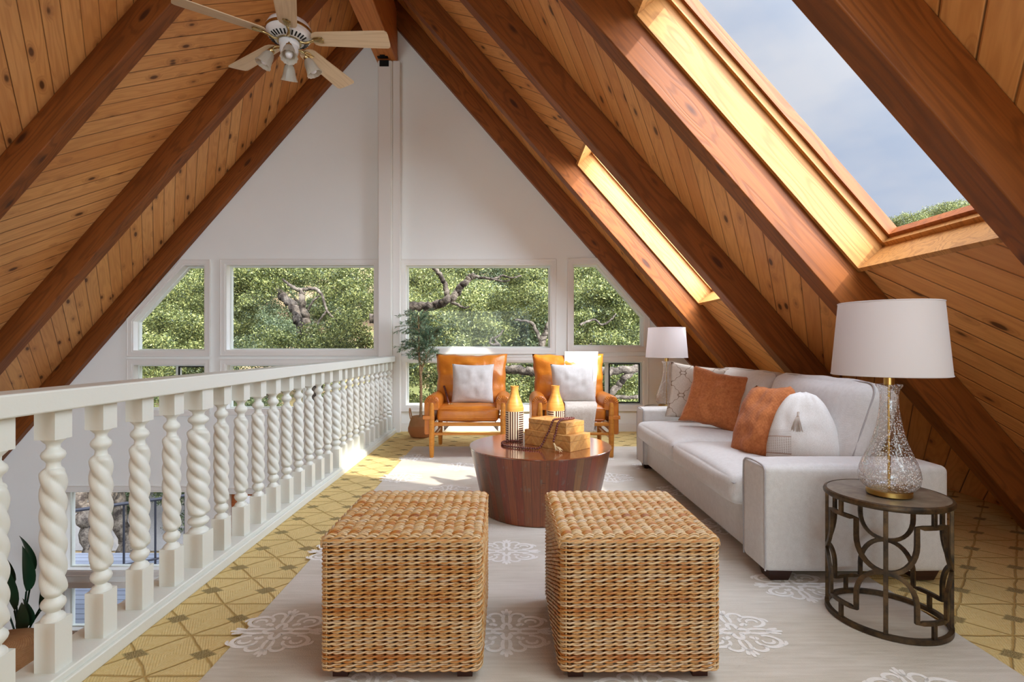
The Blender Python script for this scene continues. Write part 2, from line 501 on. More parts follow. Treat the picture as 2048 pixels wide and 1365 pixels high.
def seeded_glass():
    b = NB('seeded_glass', 0.02)
    m = b.m; t = b.t
    tr = t.nodes.new('ShaderNodeBsdfTransparent'); gl = t.nodes.new('ShaderNodeBsdfGlossy'); di = t.nodes.new('ShaderNodeBsdfDiffuse')
    mx = t.nodes.new('ShaderNodeMixShader'); mx2 = t.nodes.new('ShaderNodeMixShader')
    lw = t.nodes.new('ShaderNodeLayerWeight'); lw.inputs[0].default_value = 0.35
    tr.inputs[0].default_value = (0.95, 0.95, 0.96, 1); gl.inputs['Roughness'].default_value = 0.06
    di.inputs[0].default_value = (0.8, 0.78, 0.77, 1)
    co = b.coord()
    v = b.n('ShaderNodeTexVoronoi', {'Vector': co, 'Scale': 150.0})
    n = b.noise(co, 14, 3)
    seeds = b.M('MULTIPLY', b.mr(v, 0.15, 0.45, 1, 0), b.mr(n, 0.25, 0.5))
    bp = b.n('ShaderNodeBump', {'Height': b.M('ADD', seeds, b.noise(co, 25, 2)), 'Strength': 0.6, 'Distance': 0.004})
    t.links.new(bp, gl.inputs['Normal']); 
    f = b.M('MINIMUM', b.M('ADD', b.M('MULTIPLY', lw.outputs['Facing'], 0.55), 0.08), 0.75)
    t.links.new(f, mx.inputs[0]); t.links.new(tr.outputs[0], mx.inputs[1]); t.links.new(gl.outputs[0], mx.inputs[2])
    t.links.new(b.M('MULTIPLY', seeds, 0.9), mx2.inputs[0]); t.links.new(mx.outputs[0], mx2.inputs[1]); t.links.new(di.outputs[0], mx2.inputs[2])
    t.nodes.remove(b.b)
    t.links.new(mx2.outputs[0], b.out.inputs[0])
    return m
MT['seeded'] = seeded_glass()

def frosted(name, c, tw=0.4, rough=0.5):
    m = bpy.data.materials.new(name); m.use_nodes = True; t = m.node_tree; t.nodes.clear()
    o = t.nodes.new('ShaderNodeOutputMaterial'); mx = t.nodes.new('ShaderNodeMixShader')
    d = t.nodes.new('ShaderNodeBsdfPrincipled'); tl = t.nodes.new('ShaderNodeBsdfTranslucent')
    d.inputs['Base Color'].default_value = c; d.inputs['Roughness'].default_value = rough; tl.inputs[0].default_value = c
    mx.inputs[0].default_value = tw
    t.links.new(d.outputs[0], mx.inputs[1]); t.links.new(tl.outputs[0], mx.inputs[2]); t.links.new(mx.outputs[0], o.inputs[0])
    return m
MT['shade'] = frosted('lampshade_linen', srgb(236, 232, 232), 0.45, 0.9)
MT['tulip'] = frosted('frosted_tulip_glass', srgb(226, 222, 212), 0.5, 0.3)
MT['bulb'] = frosted('white_bulb', srgb(246, 246, 250), 0.2, 0.3)

def carpet_mat():
    b = NB('gold_carpet', 0.95, 0.1)
    x, y, z = b.sep(b.coord())
    wob = b.noise(b.coord(), 9, 2)
    xx = b.M('ADD', x, b.mr(wob, 0, 1, -0.012, 0.012)); yy = b.M('ADD', y, b.mr(b.noise(b.comb(y, x, 3.0), 9, 2), 0, 1, -0.008, 0.008))
    u = b.M('FRACT', b.M('DIVIDE', b.M('ADD', xx, 1.2), 0.24)); v = b.M('FRACT', b.M('DIVIDE', b.M('SUBTRACT', yy, 1.745), 0.2435))
    def near0(q): return b.M('ABSOLUTE', q)
    vl = b.M('MINIMUM', v, b.M('SUBTRACT', 1.0, v))
    # bent diagonals: steep near the node, shallow near the diamond
    uc = b.M('ABSOLUTE', b.M('SUBTRACT', u, 0.5)); vc = b.M('ABSOLUTE', b.M('SUBTRACT', v, 0.5))
    dg = b.M('ABSOLUTE', b.M('SUBTRACT', vc, b.M('SUBTRACT', b.M('MULTIPLY', uc, 1.0), 0.0)))
    dg = b.M('MULTIPLY', dg, 0.8)
    line = b.mr(b.M('MINIMUM', vl, dg), 0.008, 0.030, 1.0, 0.0)
    dia = b.mr(b.M('ADD', b.M('DIVIDE', uc, 0.21), b.M('DIVIDE', vc, 0.15)), 0.8, 1.05, 1.0, 0.0)
    line = b.M('MULTIPLY', line, b.M('SUBTRACT', 1.0, dia))
    # facets alternate between ribbed and flecked pile
    facet = b.M('GREATER_THAN', b.M('MULTIPLY', b.M('SUBTRACT', u, 0.5), b.M('SUBTRACT', v, 0.5)), 0.0)
    rib = b.M('SINE', b.M('MULTIPLY', b.M('ADD', x, b.M('MULTIPLY', y, b.mr(facet, 0, 1, 0.5, -0.5))), 620))
    fine = b.noise(b.coord(), 420, 2, 0.7); mid = b.noise(b.coord(), 60, 3); big = b.noise(b.coord(), 1.5, 2)
    fleck = b.M('MULTIPLY', b.mr(fine, 0.52, 0.66), b.mr(b.white(b.M('ADD', b.M('FLOOR', b.M('DIVIDE', x, 0.12)), b.M('MULTIPLY', b.M('FLOOR', b.M('DIVIDE', y, 0.12)), 7.0))), 0, 1, 0.1, 0.5))
    base = b.mix(b.mr(mid, 0.3, 0.7), srgb(250, 228, 168), srgb(244, 216, 148))
    base = b.mix(b.mr(rib, -1, 1, 0, 0.25), base, srgb(196, 168, 100))
    base = b.mix(fleck, base, srgb(132, 108, 64))
    base = b.mix(b.M('MULTIPLY', line, 0.65), base, srgb(184, 142, 70))
    base = b.mix(b.M('MULTIPLY', dia, b.mr(fine, 0.42, 0.55, 0.25, 0.95)), base, srgb(96, 80, 52))
    b.color(base)
    h = b.M('ADD', b.M('MULTIPLY', rib, 0.15), b.M('SUBTRACT', b.M('MULTIPLY', fine, 0.8), b.M('MULTIPLY', line, 1.5)))
    b.bump(h, 0.9, 0.006)
    return b.m
MT['carpet'] = carpet_mat()

def rug_mat():
    b = NB('beige_rug', 0.95, 0.1)
    co = b.coord(); x, y, z = b.sep(co)
    st = b.noise(b.comb(b.M('MULTIPLY', x, 6), b.M('MULTIPLY', y, 60), 0.0), 1.0, 4)
    fine = b.noise(co, 300, 2); big = b.noise(b.comb(b.M('MULTIPLY', x, 1.2), b.M('MULTIPLY', y, 4), 0.0), 1.0, 3)
    c = b.mix(b.mr(st, 0.3, 0.7), srgb(208, 202, 190), srgb(190, 182, 168))
    c = b.mix(b.mr(big, 0.35, 0.65, 0, 0.5), c, srgb(222, 216, 208))
    b.color(c); b.bump(b.M('ADD', fine, b.M('MULTIPLY', st, 0.6)), 0.5, 0.003)
    return b.m
MT['rug'] = rug_mat()
MT['motif'] = fabric('silvery_pile', srgb(240, 238, 234), srgb(226, 222, 216), 300, 0.8, 0.4)

def weave_mat():
    b = NB('woven_rush', 0.48, 0.5)
    isl = b._isl(); co = b.coord(); x, y, z = b.sep(co)
    n = b.noise(b.comb(b.M('MULTIPLY', x, 9), b.M('MULTIPLY', y, 9), b.M('MULTIPLY', z, 28)), 1.0, 3, 0.6)
    f = b.noise(b.comb(b.M('MULTIPLY', x, 60), b.M('MULTIPLY', y, 60), b.M('MULTIPLY', z, 420)), 1.0, 3, 0.6)
    t = b.M('ADD', b.M('MULTIPLY', isl, 0.45), b.M('MULTIPLY', n, 0.62))
    c = b.ramp(t, [(0.16, srgb(118, 56, 16)), (0.32, srgb(172, 106, 40)), (0.46, srgb(190, 142, 78)), (0.62, srgb(206, 178, 132)), (0.85, srgb(196, 176, 148))])
    c = b.mix(b.mr(f, 0.45, 0.75, 0, 0.55), c, srgb(150, 92, 42))
    b.color(c); b.bump(f, 0.5, 0.002)
    return b.m
MT['weave'] = weave_mat()

def drum_mat():
    b = NB('reclaimed_staves', 0.28, 0.5)
    co = b.coord(); x, y, z = b.sep(co)
    ang = b.M('ARCTAN2', y, x)
    p = b.M('MULTIPLY', b.M('ADD', ang, 3.2), 52 / 6.2832)
    pid = b.M('FLOOR', p); f = b.M('FRACT', p)
    r = b.white(b.M('ADD', pid, 3.3)); r2 = b.white(b.M('ADD', pid, 77.1))
    base = b.ramp(r, [(0.0, srgb(108, 48, 22)), (0.2, srgb(138, 62, 30)), (0.4, srgb(98, 70, 42)), (0.55, srgb(154, 78, 34)), (0.72, srgb(88, 44, 24)), (0.86, srgb(146, 100, 52)), (1.0, srgb(126, 50, 34))])
    g = b.noise(b.comb(b.M('MULTIPLY', p, 9), b.M('MULTIPLY', z, 6), pid), 1.0, 4, 0.6)
    hz = b.noise(b.comb(b.M('MULTIPLY', p, 0.8), b.M('MULTIPLY', z, 90), pid), 1.0, 3, 0.6)
    pt = b.noise(b.comb(b.M('MULTIPLY', p, 1.2), b.M('MULTIPLY', z, 14), b.M('MULTIPLY', pid, 3.1)), 1.0, 4, 0.6)
    base = b.mix(b.mr(g, 0.4, 0.75, 0, 0.6), base, srgb(58, 28, 18))
    base = b.mix(b.M('MULTIPLY', b.mr(hz, 0.6, 0.72), b.M('MULTIPLY', b.M('GREATER_THAN', r2, 0.6), 0.8)), base, srgb(38, 24, 20))
    base = b.mix(b.mr(pt, 0.6, 0.7, 0, 0.45), base, srgb(116, 116, 104))
    e = b.M('MINIMUM', f, b.M('SUBTRACT', 1.0, f))
    base = b.mix(b.mr(e, 0.0, 0.05, 0.7, 0), base, srgb(40, 22, 14))
    b.color(base); b.bump(b.M('ADD', g, b.mr(e, 0, 0.06)), 0.15, 0.003)
    b.b.inputs['Coat Weight'].default_value = 0.25; b.b.inputs['Coat Roughness'].default_value = 0.15
    return b.m
def drumtop_mat():
    b = NB('reclaimed_top', 0.16, 0.6)
    co = b.coord(); x, y, z = b.sep(co)
    p = b.M('DIVIDE', x, 0.06); pid = b.M('FLOOR', p); f = b.M('FRACT', p)
    r = b.white(b.M('ADD', pid, 9.3))
    base = b.ramp(r, [(0.0, srgb(112, 52, 30)), (0.3, srgb(150, 74, 44)), (0.6, srgb(120, 72, 46)), (1.0, srgb(142, 62, 44))])
    g = b.noise(b.comb(b.M('MULTIPLY', p, 4), b.M('MULTIPLY', y, 6), pid), 1.0, 4, 0.6)
    base = b.mix(b.mr(g, 0.4, 0.75, 0, 0.5), base, srgb(70, 34, 22))
    e = b.M('MINIMUM', f, b.M('SUBTRACT', 1.0, f))
    base = b.mix(b.mr(e, 0.0, 0.04, 0.7, 0), base, srgb(40, 22, 14))
    b.color(base); b.bump(g, 0.08, 0.002)
    b.b.inputs['Coat Weight'].default_value = 1.0; b.b.inputs['Coat Roughness'].default_value = 0.12; b.b.inputs['Coat IOR'].default_value = 2.9
    return b.m
MT['drum'] = drum_mat(); MT['drumtop'] = drumtop_mat()

def inlay_mat():
    b = NB('herringbone_inlay', 0.35, 0.4)
    x, y, z = b.sep(b.coord())
    s = b.M('ADD', x, y)
    seg = b.M('FLOOR', b.M('DIVIDE', x, 0.065)); fx = b.M('FRACT', b.M('DIVIDE', x, 0.065))
    dirn = b.mr(b.M('FRACT', b.M('MULTIPLY', seg, 0.5)), 0, 0.5, -1, 1)
    t = b.M('ADD', b.M('MULTIPLY', b.M('MULTIPLY', x, dirn), 1.0), b.M('ADD', z, b.M('MULTIPLY', y, 0.9)))
    st = b.M('FLOOR', b.M('DIVIDE', t, 0.016)); fr = b.M('FRACT', b.M('DIVIDE', t, 0.016))
    r = b.white(b.M('ADD', st, b.M('MULTIPLY', seg, 13.0)))
    c = b.ramp(r, [(0, srgb(196, 142, 76)), (0.4, srgb(214, 166, 100)), (0.7, srgb(176, 116, 56)), (1, srgb(222, 180, 118))])
    c = b.mix(b.mr(fr, 0.0, 0.12, 0.5, 0), c, srgb(232, 204, 150))
    c = b.mix(b.mr(b.noise(b.coord(), 60, 3), 0.4, 0.7, 0, 0.3), c, srgb(150, 92, 40))
    b.color(c)
    return b.m
MT['inlay'] = inlay_mat()

def vase_mat():
    b = NB('striped_vase', 0.4, 0.4)
    x, y, z = b.sep(b.coord())
    a = b.M('MULTIPLY', b.M('ADD', b.M('ARCTAN2', y, x), 3.5), 6 / 6.2832)
    seg = b.M('FLOOR', a); f = b.M('FRACT', a)
    vert = b.M('GREATER_THAN', b.M('FRACT', b.M('MULTIPLY', seg, 0.5)), 0.25)
    vs_ = b.M('GREATER_THAN', b.M('FRACT', b.M('MULTIPLY', f, 4.0)), 0.45)
    hs = b.M('GREATER_THAN', b.M('FRACT', b.M('DIVIDE', z, 0.0155)), 0.42)
    inset = b.M('MULTIPLY', b.M('GREATER_THAN', f, 0.1), b.M('LESS_THAN', f, 0.9))
    hs = b.M('MULTIPLY', hs, inset)
    k = b.M('ADD', b.M('MULTIPLY', vert, vs_), b.M('MULTIPLY', b.M('SUBTRACT', 1.0, vert), hs))
    low = b.M('LESS_THAN', z, 0.205)
    wood = b.mix(b.mr(b.noise(b.comb(x, y, b.M('MULTIPLY', z, 20)), 6, 3), 0.3, 0.7), srgb(226, 164, 84), srgb(208, 140, 62))
    st = b.mix(k, srgb(230, 214, 184), srgb(78, 44, 34))
    b.color(b.mix(low, wood, st)); b.bump(b.M('MULTIPLY', b.M('MULTIPLY', k, low), 1.0), 0.3, 0.002)
    return b.m
MT['vase'] = vase_mat()
MT['bead'] = plain('dark_wood_bead', srgb(92, 40, 32), 0.28)

def bronze_mat():
    b = NB('aged_bronze', 0.42, 0.5)
    n = b.noise(b.coord(), 18, 4, 0.65)
    b.color(b.mix(b.mr(n, 0.35, 0.7), srgb(46, 38, 30), srgb(104, 82, 54))); b.b.inputs['Metallic'].default_value = 0.6
    b.bump(n, 0.2, 0.003)
    return b.m
MT['bronze'] = bronze_mat()
def stone_top():
    b = NB('weathered_table_top', 0.3, 0.5)
    n = b.noise(b.coord(), 14, 5, 0.65, 0.8)
    b.color(b.mix(b.mr(n, 0.35, 0.7), srgb(96, 84, 70), srgb(142, 130, 112))); b.bump(n, 0.15, 0.002)
    return b.m
MT['stone'] = stone_top()

def quatre_mat():
    b = NB('trellis_embroidered_linen', 0.9, 0.2)
    x, y, z = b.sep(b.coord())
    k = 2 * math.pi / 0.19
    wv = b.M('ADD', b.M('SINE', b.M('MULTIPLY', x, k)), b.M('SINE', b.M('MULTIPLY', z, k)))
    w2 = b.M('MULTIPLY', b.M('SINE', b.M('MULTIPLY', x, k * 3)), b.M('SINE', b.M('MULTIPLY', z, k * 3)))
    l = b.mr(b.M('ABSOLUTE', b.M('ADD', wv, b.M('MULTIPLY', w2, 0.35))), 0.05, 0.14, 1, 0)
    n = b.noise(b.coord(), 200, 2)
    base = b.mix(b.mr(n, 0.3, 0.7), srgb(214, 206, 196), srgb(194, 184, 172))
    b.color(b.mix(b.M('MULTIPLY', l, 0.9), base, srgb(120, 96, 74))); b.bump(b.M('ADD', n, l), 0.3, 0.002)
    return b.m
MT['quatre'] = quatre_mat()
def stripe_mat():
    b = NB('white_pillow_with_printed_panel', 0.9, 0.2)
    x, y, z = b.sep(b.coord())
    n = b.noise(b.coord(), 250, 2)
    base = b.mix(b.mr(n, 0.3, 0.7), srgb(224, 222, 218), srgb(208, 204, 198))
    left = b.M('LESS_THAN', x, -0.035)
    lowz = b.M('LESS_THAN', z, -0.01)
    band = b.M('MULTIPLY', left, lowz)
    lines = b.M('GREATER_THAN', b.M('FRACT', b.M('DIVIDE', z, 0.0085)), 0.6)
    dash = b.M('GREATER_THAN', b.M('FRACT', b.M('DIVIDE', x, 0.011)), 0.35)
    panel = b.M('MULTIPLY', b.M('LESS_THAN', z, -0.045), b.M('GREATER_THAN', z, -0.135))
    k = b.M('MULTIPLY', b.M('MULTIPLY', band, lines), b.M('ADD', b.M('MULTIPLY', panel, b.M('MULTIPLY', dash, 0.8)), b.M('MULTIPLY', b.M('SUBTRACT', 1.0, panel), 0.35)))
    edge = b.M('ADD', b.M('LESS_THAN', b.M('ABSOLUTE', b.M('ADD', z, 0.045)), 0.003), b.M('LESS_THAN', b.M('ABSOLUTE', b.M('ADD', z, 0.135)), 0.003))
    k2 = b.M('MULTIPLY', b.M('MULTIPLY', edge, left), 0.7)
    c = b.mix(k, base, srgb(120, 96, 84)); c = b.mix(k2, c, srgb(140, 100, 70))
    b.color(c); b.bump(n, 0.2, 0.002)
    return b.m
MT['printed'] = stripe_mat()

def leaf_mat(name, ca, cb, cc, rough=0.5):
    b = NB(name, rough, 0.4)
    r = b._isl()
    b.color(b.ramp(r, [(0.0, ca), (0.55, cb), (1.0, cc)]))
    b.b.inputs['Transmission Weight'].default_value = 0.0
    t = b.t
    tl = t.nodes.new('ShaderNodeBsdfTranslucent'); mx = t.nodes.new('ShaderNodeMixShader'); mx.inputs[0].default_value = 0.2
    t.links.new(b.ramp(r, [(0.0, cb), (1.0, cc)]), tl.inputs[0])
    t.links.new(b.b.outputs[0], mx.inputs[1]); t.links.new(tl.outputs[0], mx.inputs[2]); t.links.new(mx.outputs[0], b.out.inputs[0])
    return b.m
MT['leaf'] = leaf_mat('oak_leaves', srgb(38, 48, 29), srgb(92, 102, 52), srgb(172, 172, 104))
MT['leaf2'] = leaf_mat('hill_leaves', srgb(38, 50, 33), srgb(68, 80, 50), srgb(112, 118, 78))
MT['olive'] = leaf_mat('olive_leaves', srgb(84, 116, 96), srgb(132, 164, 134), srgb(188, 206, 176))
MT['bop'] = leaf_mat('dark_broad_leaves', srgb(22, 50, 34), srgb(26, 60, 40), srgb(40, 80, 50), 0.3)

def bark_mat():
    b = NB('oak_bark', 0.95, 0.1)
    co = b.coord()
    n = b.noise(co, 5, 5, 0.7); n2 = b.noise(co, 24, 4, 0.7)
    c = b.mix(b.mr(n, 0.4, 0.6), srgb(60, 53, 48), srgb(128, 117, 104))
    c = b.mix(b.mr(n2, 0.5, 0.7, 0, 0.7), c, srgb(66, 56, 50))
    b.color(c); b.bump(n2, 1.0, 0.03)
    return b.m
MT['bark'] = bark_mat()
def twig_mat():
    b = NB('olive_bark', 0.9, 0.1)
    n = b.noise(b.coord(), 60, 3)
    b.color(b.mix(b.mr(n, 0.3, 0.7), srgb(176, 150, 118), srgb(136, 112, 86)))
    return b.m
MT['twig'] = twig_mat()
def ground_mat():
    b = NB('hill_ground', 0.95, 0.1)
    co = b.coord()
    n = b.noise(co, 0.35, 5, 0.65); n2 = b.noise(co, 3, 5, 0.7)
    c = b.mix(b.mr(n, 0.42, 0.58), srgb(158, 128, 100), srgb(98, 102, 60))
    c = b.mix(b.mr(n2, 0.4, 0.7, 0, 0.6), c, srgb(96, 92, 60))
    b.color(c); b.bump(n2, 0.6, 0.1)
    return b.m
MT['ground'] = ground_mat()
def road_mat():
    b = NB('road', 0.9, 0.1)
    n = b.noise(b.coord(), 30, 3)
    b.color(b.mix(n, srgb(112, 108, 104), srgb(140, 134, 128)))
    return b.m
MT['road'] = road_mat()
def boards_mat(name, c, c2, w=0.14, axis=1):
    b = NB(name, 0.7, 0.2)
    xyz = b.sep(b.coord())
    p = b.M('DIVIDE', xyz[axis], w); f = b.M('FRACT', p)
    r = b.white(b.M('FLOOR', p))
    base = b.mix(r, c, c2)
    b.color(b.mix(b.mr(b.M('MINIMUM', f, b.M('SUBTRACT', 1.0, f)), 0.02, 0.06, 1, 0), base, (0.02, 0.02, 0.025, 1)))
    return b.m
MT['deck'] = boards_mat('grey_deck_boards', srgb(132, 136, 146), srgb(116, 120, 132))
MT['hallfloor'] = boards_mat('hall_floor_boards', srgb(150, 112, 80), srgb(130, 96, 68), 0.1, 0)
MT['orangewood'] = beam_mat('orange_frame_wood', srgb(190, 110, 54), srgb(170, 92, 42), srgb(120, 60, 26))
MT['basket'] = NB('basket', 0.85).m
def basket_mat():
    b = NB('woven_basket', 0.85, 0.2)
    x, y, z = b.sep(b.coord())
    ang = b.M('ARCTAN2', y, x)
    w = b.M('MULTIPLY', b.M('SINE', b.M('MULTIPLY', z, 520)), b.M('SINE', b.M('MULTIPLY', ang, 60)))
    n = b.noise(b.coord(), 20, 3)
    b.color(b.mix(b.mr(w, -1, 1, 0, 0.5), b.mix(n, srgb(206, 160, 112), srgb(176, 126, 84)), srgb(120, 80, 48)))
    b.bump(w, 0.7, 0.004)
    return b.m
MT['basket'] = basket_mat()
MT['basketdark'] = plain('basket_band', srgb(168, 112, 68), 0.85, bump=0.5, scale=120)
# ------------------------------------------------------------------ room constants
YW = 6.70                      # gable wall face
SL = 1.145                     # roof slope
TH = math.atan(SL); CT, ST = math.cos(TH), math.sin(TH)
XR = -1.507                    # ridge
ZR = 5.60                      # apex of the plank planes
RD = 0.229                     # rafter depth square to the roof
RW = 0.135                     # rafter width
RY = [1.765, 3.005, 4.245, 5.485]
ZL = -2.65                     # lower hall floor
YB = -9.0                      # rear wall

def roof_matrix(side):
    if side > 0:
        m = Matrix(((CT, 0, ST), (0, 1, 0), (-ST, 0, CT)))
    else:
        m = Matrix(((-CT, 0, -ST), (0, -1, 0), (-ST, 0, CT)))
    return Matrix.Translation((XR, 0, ZR)) @ m.to_4x4()
MR_, ML_ = roof_matrix(1), roof_matrix(-1)

# loft floor (carpeted) and hall floor
m = MB(); m.box((-1.40, YB, -0.28), (3.42, YW, 0.0))
tag(m.build('floor', MT['carpet']), 'gold patterned loft carpet', kind='structure')
m = MB(); m.box((-9.4, YB, ZL - 0.1), (3.4, YW, ZL))
tag(m.build('floor', MT['hallfloor']), 'hall floor below the loft', kind='structure')

# ceilings between rafters
SMAX_L, SMAX_R = 11.2, 8.55
skyl = (3.43, 5.39)
def ceil_piece(side, s0, s1, y0, y1, sign, seed):
    m = MB()
    if side < 0: y0, y1 = -y1, -y0
    m.box((s0, y0, 0.0), (s1, y1, 0.03))
    o = m.build('ceiling', MT['plk%+d' % sign])
    o.matrix_world = ML_ if side < 0 else MR_
    tag(o, kind='structure')
MT['plk+1'] = plank_mat('pine_planks_rising', 1, seed=2.0)
MT['plk-1'] = plank_mat('pine_planks_falling', -1, seed=9.0)
c0 = [RY[i] + RW / 2 for i in range(4)]
edges = [YB, -0.65, 0.59] + c0 + [YW + 0.02]
# outward plank direction alternates bay by bay
signs = [-1, 1, -1, 1, -1, 1]
for i in range(len(edges) - 1):
    y0, y1 = edges[i], edges[i + 1]
    ceil_piece(-1, 0.0, SMAX_L, y0, y1, [1, -1, 1, -1, 1, -1, 1][i], i)
    sg = [-1, 1, -1, 1, -1, 1, -1][i]
    if i in (1, 2):
        ceil_piece(1, 0.0, SMAX_R, y0, y1, sg, i)
        m = MB(); m.box((2.85, -0.55 if i == 1 else 0.67, -0.03), (5.65, 0.43 if i == 1 else 1.36, -0.012))
        o = m.build('fill_panel', MT['trim']); o.matrix_world = MR_; tag(o, 'added white panel behind the fill lights above the camera', kind='structure')  # added out of view on the closed ceiling, backs the overhead fill
    elif abs(y0 - c0[0]) < 0.01 or abs(y0 - c0[2]) < 0.01:
        k = RY.index(1.765) if abs(y0 - c0[0]) < 0.01 else 2
        a, b = RY[k] + RW + 0.0, RY[k + 1] - 0.005
        ceil_piece(1, 0.0, skyl[0] - 0.0, y0, y1, sg, i)
        ceil_piece(1, skyl[1], SMAX_R, y0, y1, sg, i)
        ceil_piece(1, skyl[0], skyl[1], y0, a + 0.01, sg, i)
        ceil_piece(1, skyl[0], skyl[1], b, y1, sg, i)
    else:
        ceil_piece(1, 0.0, SMAX_R, y0, y1, sg, i)
# outer deck closes the roof against stray light (real roofing above the planks)
def roofing(side, s0, s1, y0, y1):
    m = MB()
    if side < 0: y0, y1 = -y1, -y0
    m.box((s0, y0, 0.032), (s1, y1, 0.24))
    o = m.build('roof_deck', MT['black']); o.matrix_world = ML_ if side < 0 else MR_
    tag(o, 'roof deck above the planks', kind='structure')
roofing(-1, -0.1, SMAX_L, YB - 0.1, YW + 0.55)
for y0, y1 in ((YB - 0.1, 1.875), (3.025, 4.36), (5.505, YW + 0.55)): roofing(1, -0.1, SMAX_R, y0, y1)
for y0, y1 in ((1.875, 3.025), (4.36, 5.505)):
    roofing(1, -0.1, skyl[0] - 0.02, y0, y1); roofing(1, skyl[1] + 0.02, SMAX_R, y0, y1)

# rafters: heavy fir beams, each one its own timber
def rafter(side, y, smax, w=RW, s0=0.12):
    m = MB(); yy0, yy1 = (y, y + w) if side > 0 else (-(y + w), -y)
    m.box((s0, yy0, -RD), (smax, yy1, -0.001))
    o = m.build('rafter', MT['beam'], bevel=0.006)
    o.matrix_world = MR_ if side > 0 else ML_
    return o
nms = {1.765: 'nearest', 3.005: 'second', 4.245: 'third', 5.485: 'fourth', 6.62: 'last, against the white gable wall'}
for y in [-0.72, 0.525]:
    for sd_, mx in ((1, 7.3), (-1, 10.6)):
        tag(rafter(sd_, y, mx), 'roof rafter behind the camera', kind='structure')
for y in RY + [6.62]:
    for sd_, mx in ((1, 7.35), (-1, 10.75)):
        side = 'right' if sd_ > 0 else 'left'
        w = RW if y < 6 else YW - y
        if sd_ < 0 and y == 1.765: lab = 'roof rafter above the camera on the left'
        elif sd_ > 0 and y == 1.765: lab = 'thick knotty rafter at upper right, in front of the big skylight'
        elif sd_ > 0 and y == 3.005: lab = 'sunlit rafter running down behind the big skylight to the near lamp'
        elif sd_ > 0 and y == 4.245: lab = 'right rafter just in front of the narrow far skylight'
        elif sd_ > 0 and y == 5.485: lab = 'right rafter just behind the narrow far skylight'
        elif y == 6.62: lab = 'last %s rafter, flat against the white gable wall' % side
        else: lab = '%s left rafter counted from the wall' % {3.005: 'fourth', 4.245: 'third', 5.485: 'second'}[y]
        tag(rafter(sd_, y, mx, w), lab, kind='structure')

# ridge beam
m = MB(); m.box((-1.640, YB, 4.68), (-1.385, YW - 0.02, 5.36))
rb = m.build('ridge_beam', MT['ridge'], bevel=0.012)
# the beam's grain runs along its length: turn the mesh so local x is the long axis
rb.data.transform(Matrix.Rotation(R(-90), 4, 'Z')); rb.rotation_euler = (0, 0, R(90))
tag(rb, 'massive ridge beam running under the peak to the white post', kind='structure')

# ------------------------------------------------------------------ gable wall with its openings
def wx(x): return (x - 1013) / (FPX / YW)
def wz(y): return EYE - (y - 691) / (FPX / YW)
def poly(*pts): return [(wx(x), wz(y)) for x, y in pts]
def rect(x0, y0, x1, y1): return poly((x0, y1), (x1, y1), (x1, y0), (x0, y0))      # ccw from lower left
WIN = {
 1: (poly((267, 702), (410, 702), (410, 531), (369, 531), (267, 643)), 'slanted'),
 2: (rect(453, 530, 748.5, 701), 'fixed'),
 3: (rect(811, 530.5, 1101, 697), 'fixed'),
 4: (poly((1146, 694), (1287.5, 694), (1287.5, 633), (1194.5, 528.5), (1146, 528.5)), 'slanted'),
 5: (rect(267, 730, 410, 821), 'slide'),
 6: (rect(453, 730, 748.5, 819), 'slide'),
 7: (rect(811, 724, 1101, 812), 'slide'),
 8: (rect(1146, 724, 1285, 811), 'slide'),
 9: (rect(130, 984, 371, 1141), 'fixed'),
 10: (rect(130, 1176, 371, 1262), 'slide'),
 11: (rect(456, 988, 700, 1262), 'wood'),
}
WLAB = {1: 'upper left window with a slanted corner under the roof', 2: 'large upper window left of the white post, oak trunk behind it',
 3: 'large upper window right of the white post, oak limb across it', 4: 'upper right window with a slanted corner beside the far lamp',
 5: 'low sliding window at far left behind the railing', 6: 'wide low window left of the post behind the railing',
 7: 'low window behind the two leather armchairs', 8: 'low sliding window with black screen at the right',
 9: 'hall window below the loft, deck railing outside', 10: 'lowest hall window showing grey boards', 11: 'hall opening with orange wooden frame below the loft'}
WT = 0.16
def plate(name, outer, holes, y0, th, mat):
    cu = bpy.data.curves.new(name, 'CURVE'); cu.dimensions = '2D'; cu.fill_mode = 'BOTH'; cu.extrude = th / 2
    for pl in [outer] + holes:
        sp = cu.splines.new('POLY'); sp.points.add(len(pl) - 1); sp.use_cyclic_u = True
        for q, (u, v) in zip(sp.points, pl): q.co = (u, v, 0, 1)
    tmp = bpy.data.objects.new(name + '_tmp', cu); COL.objects.link(tmp)
    bpy.context.view_layer.update()
    me = bpy.data.meshes.new_from_object(tmp.evaluated_get(bpy.context.evaluated_depsgraph_get()))
    bpy.data.objects.remove(tmp); bpy.data.curves.remove(cu)
    me.name = name
    me.transform(Matrix.Translation((0, y0 + th / 2, 0)) @ Matrix.Rotation(R(90), 4, 'X'))
    me.materials.clear(); me.materials.append(mat)
    for p in me.polygons: p.use_smooth = False
    o = bpy.data.objects.new(name, me); COL.objects.link(o)
    return o
def roofx(z, side): return XR + side * (ZR - z) / SL
gable = [(roofx(ZL, -1), ZL), (roofx(ZL, 1), ZL), (XR, ZR)]
o = plate('wall_back', gable, [w[0] for w in WIN.values()], YW, WT, MT['wall'])
tag(o, 'white gable wall with the windows', kind='structure')
rear_hole = [(-5.2, 0.15), (1.0, 0.15), (1.0, 2.6), (-4.1, 2.6), (-5.2, 1.2)]
rear_low = [(-6.8, -1.9), (-3.2, -1.9), (-3.2, 0.05), (-6.8, 0.05)]
o = plate('wall_front', gable, [rear_hole, rear_low], YB - 0.16, 0.16, MT['wall'])
tag(o, 'gable wall behind the camera', kind='structure')
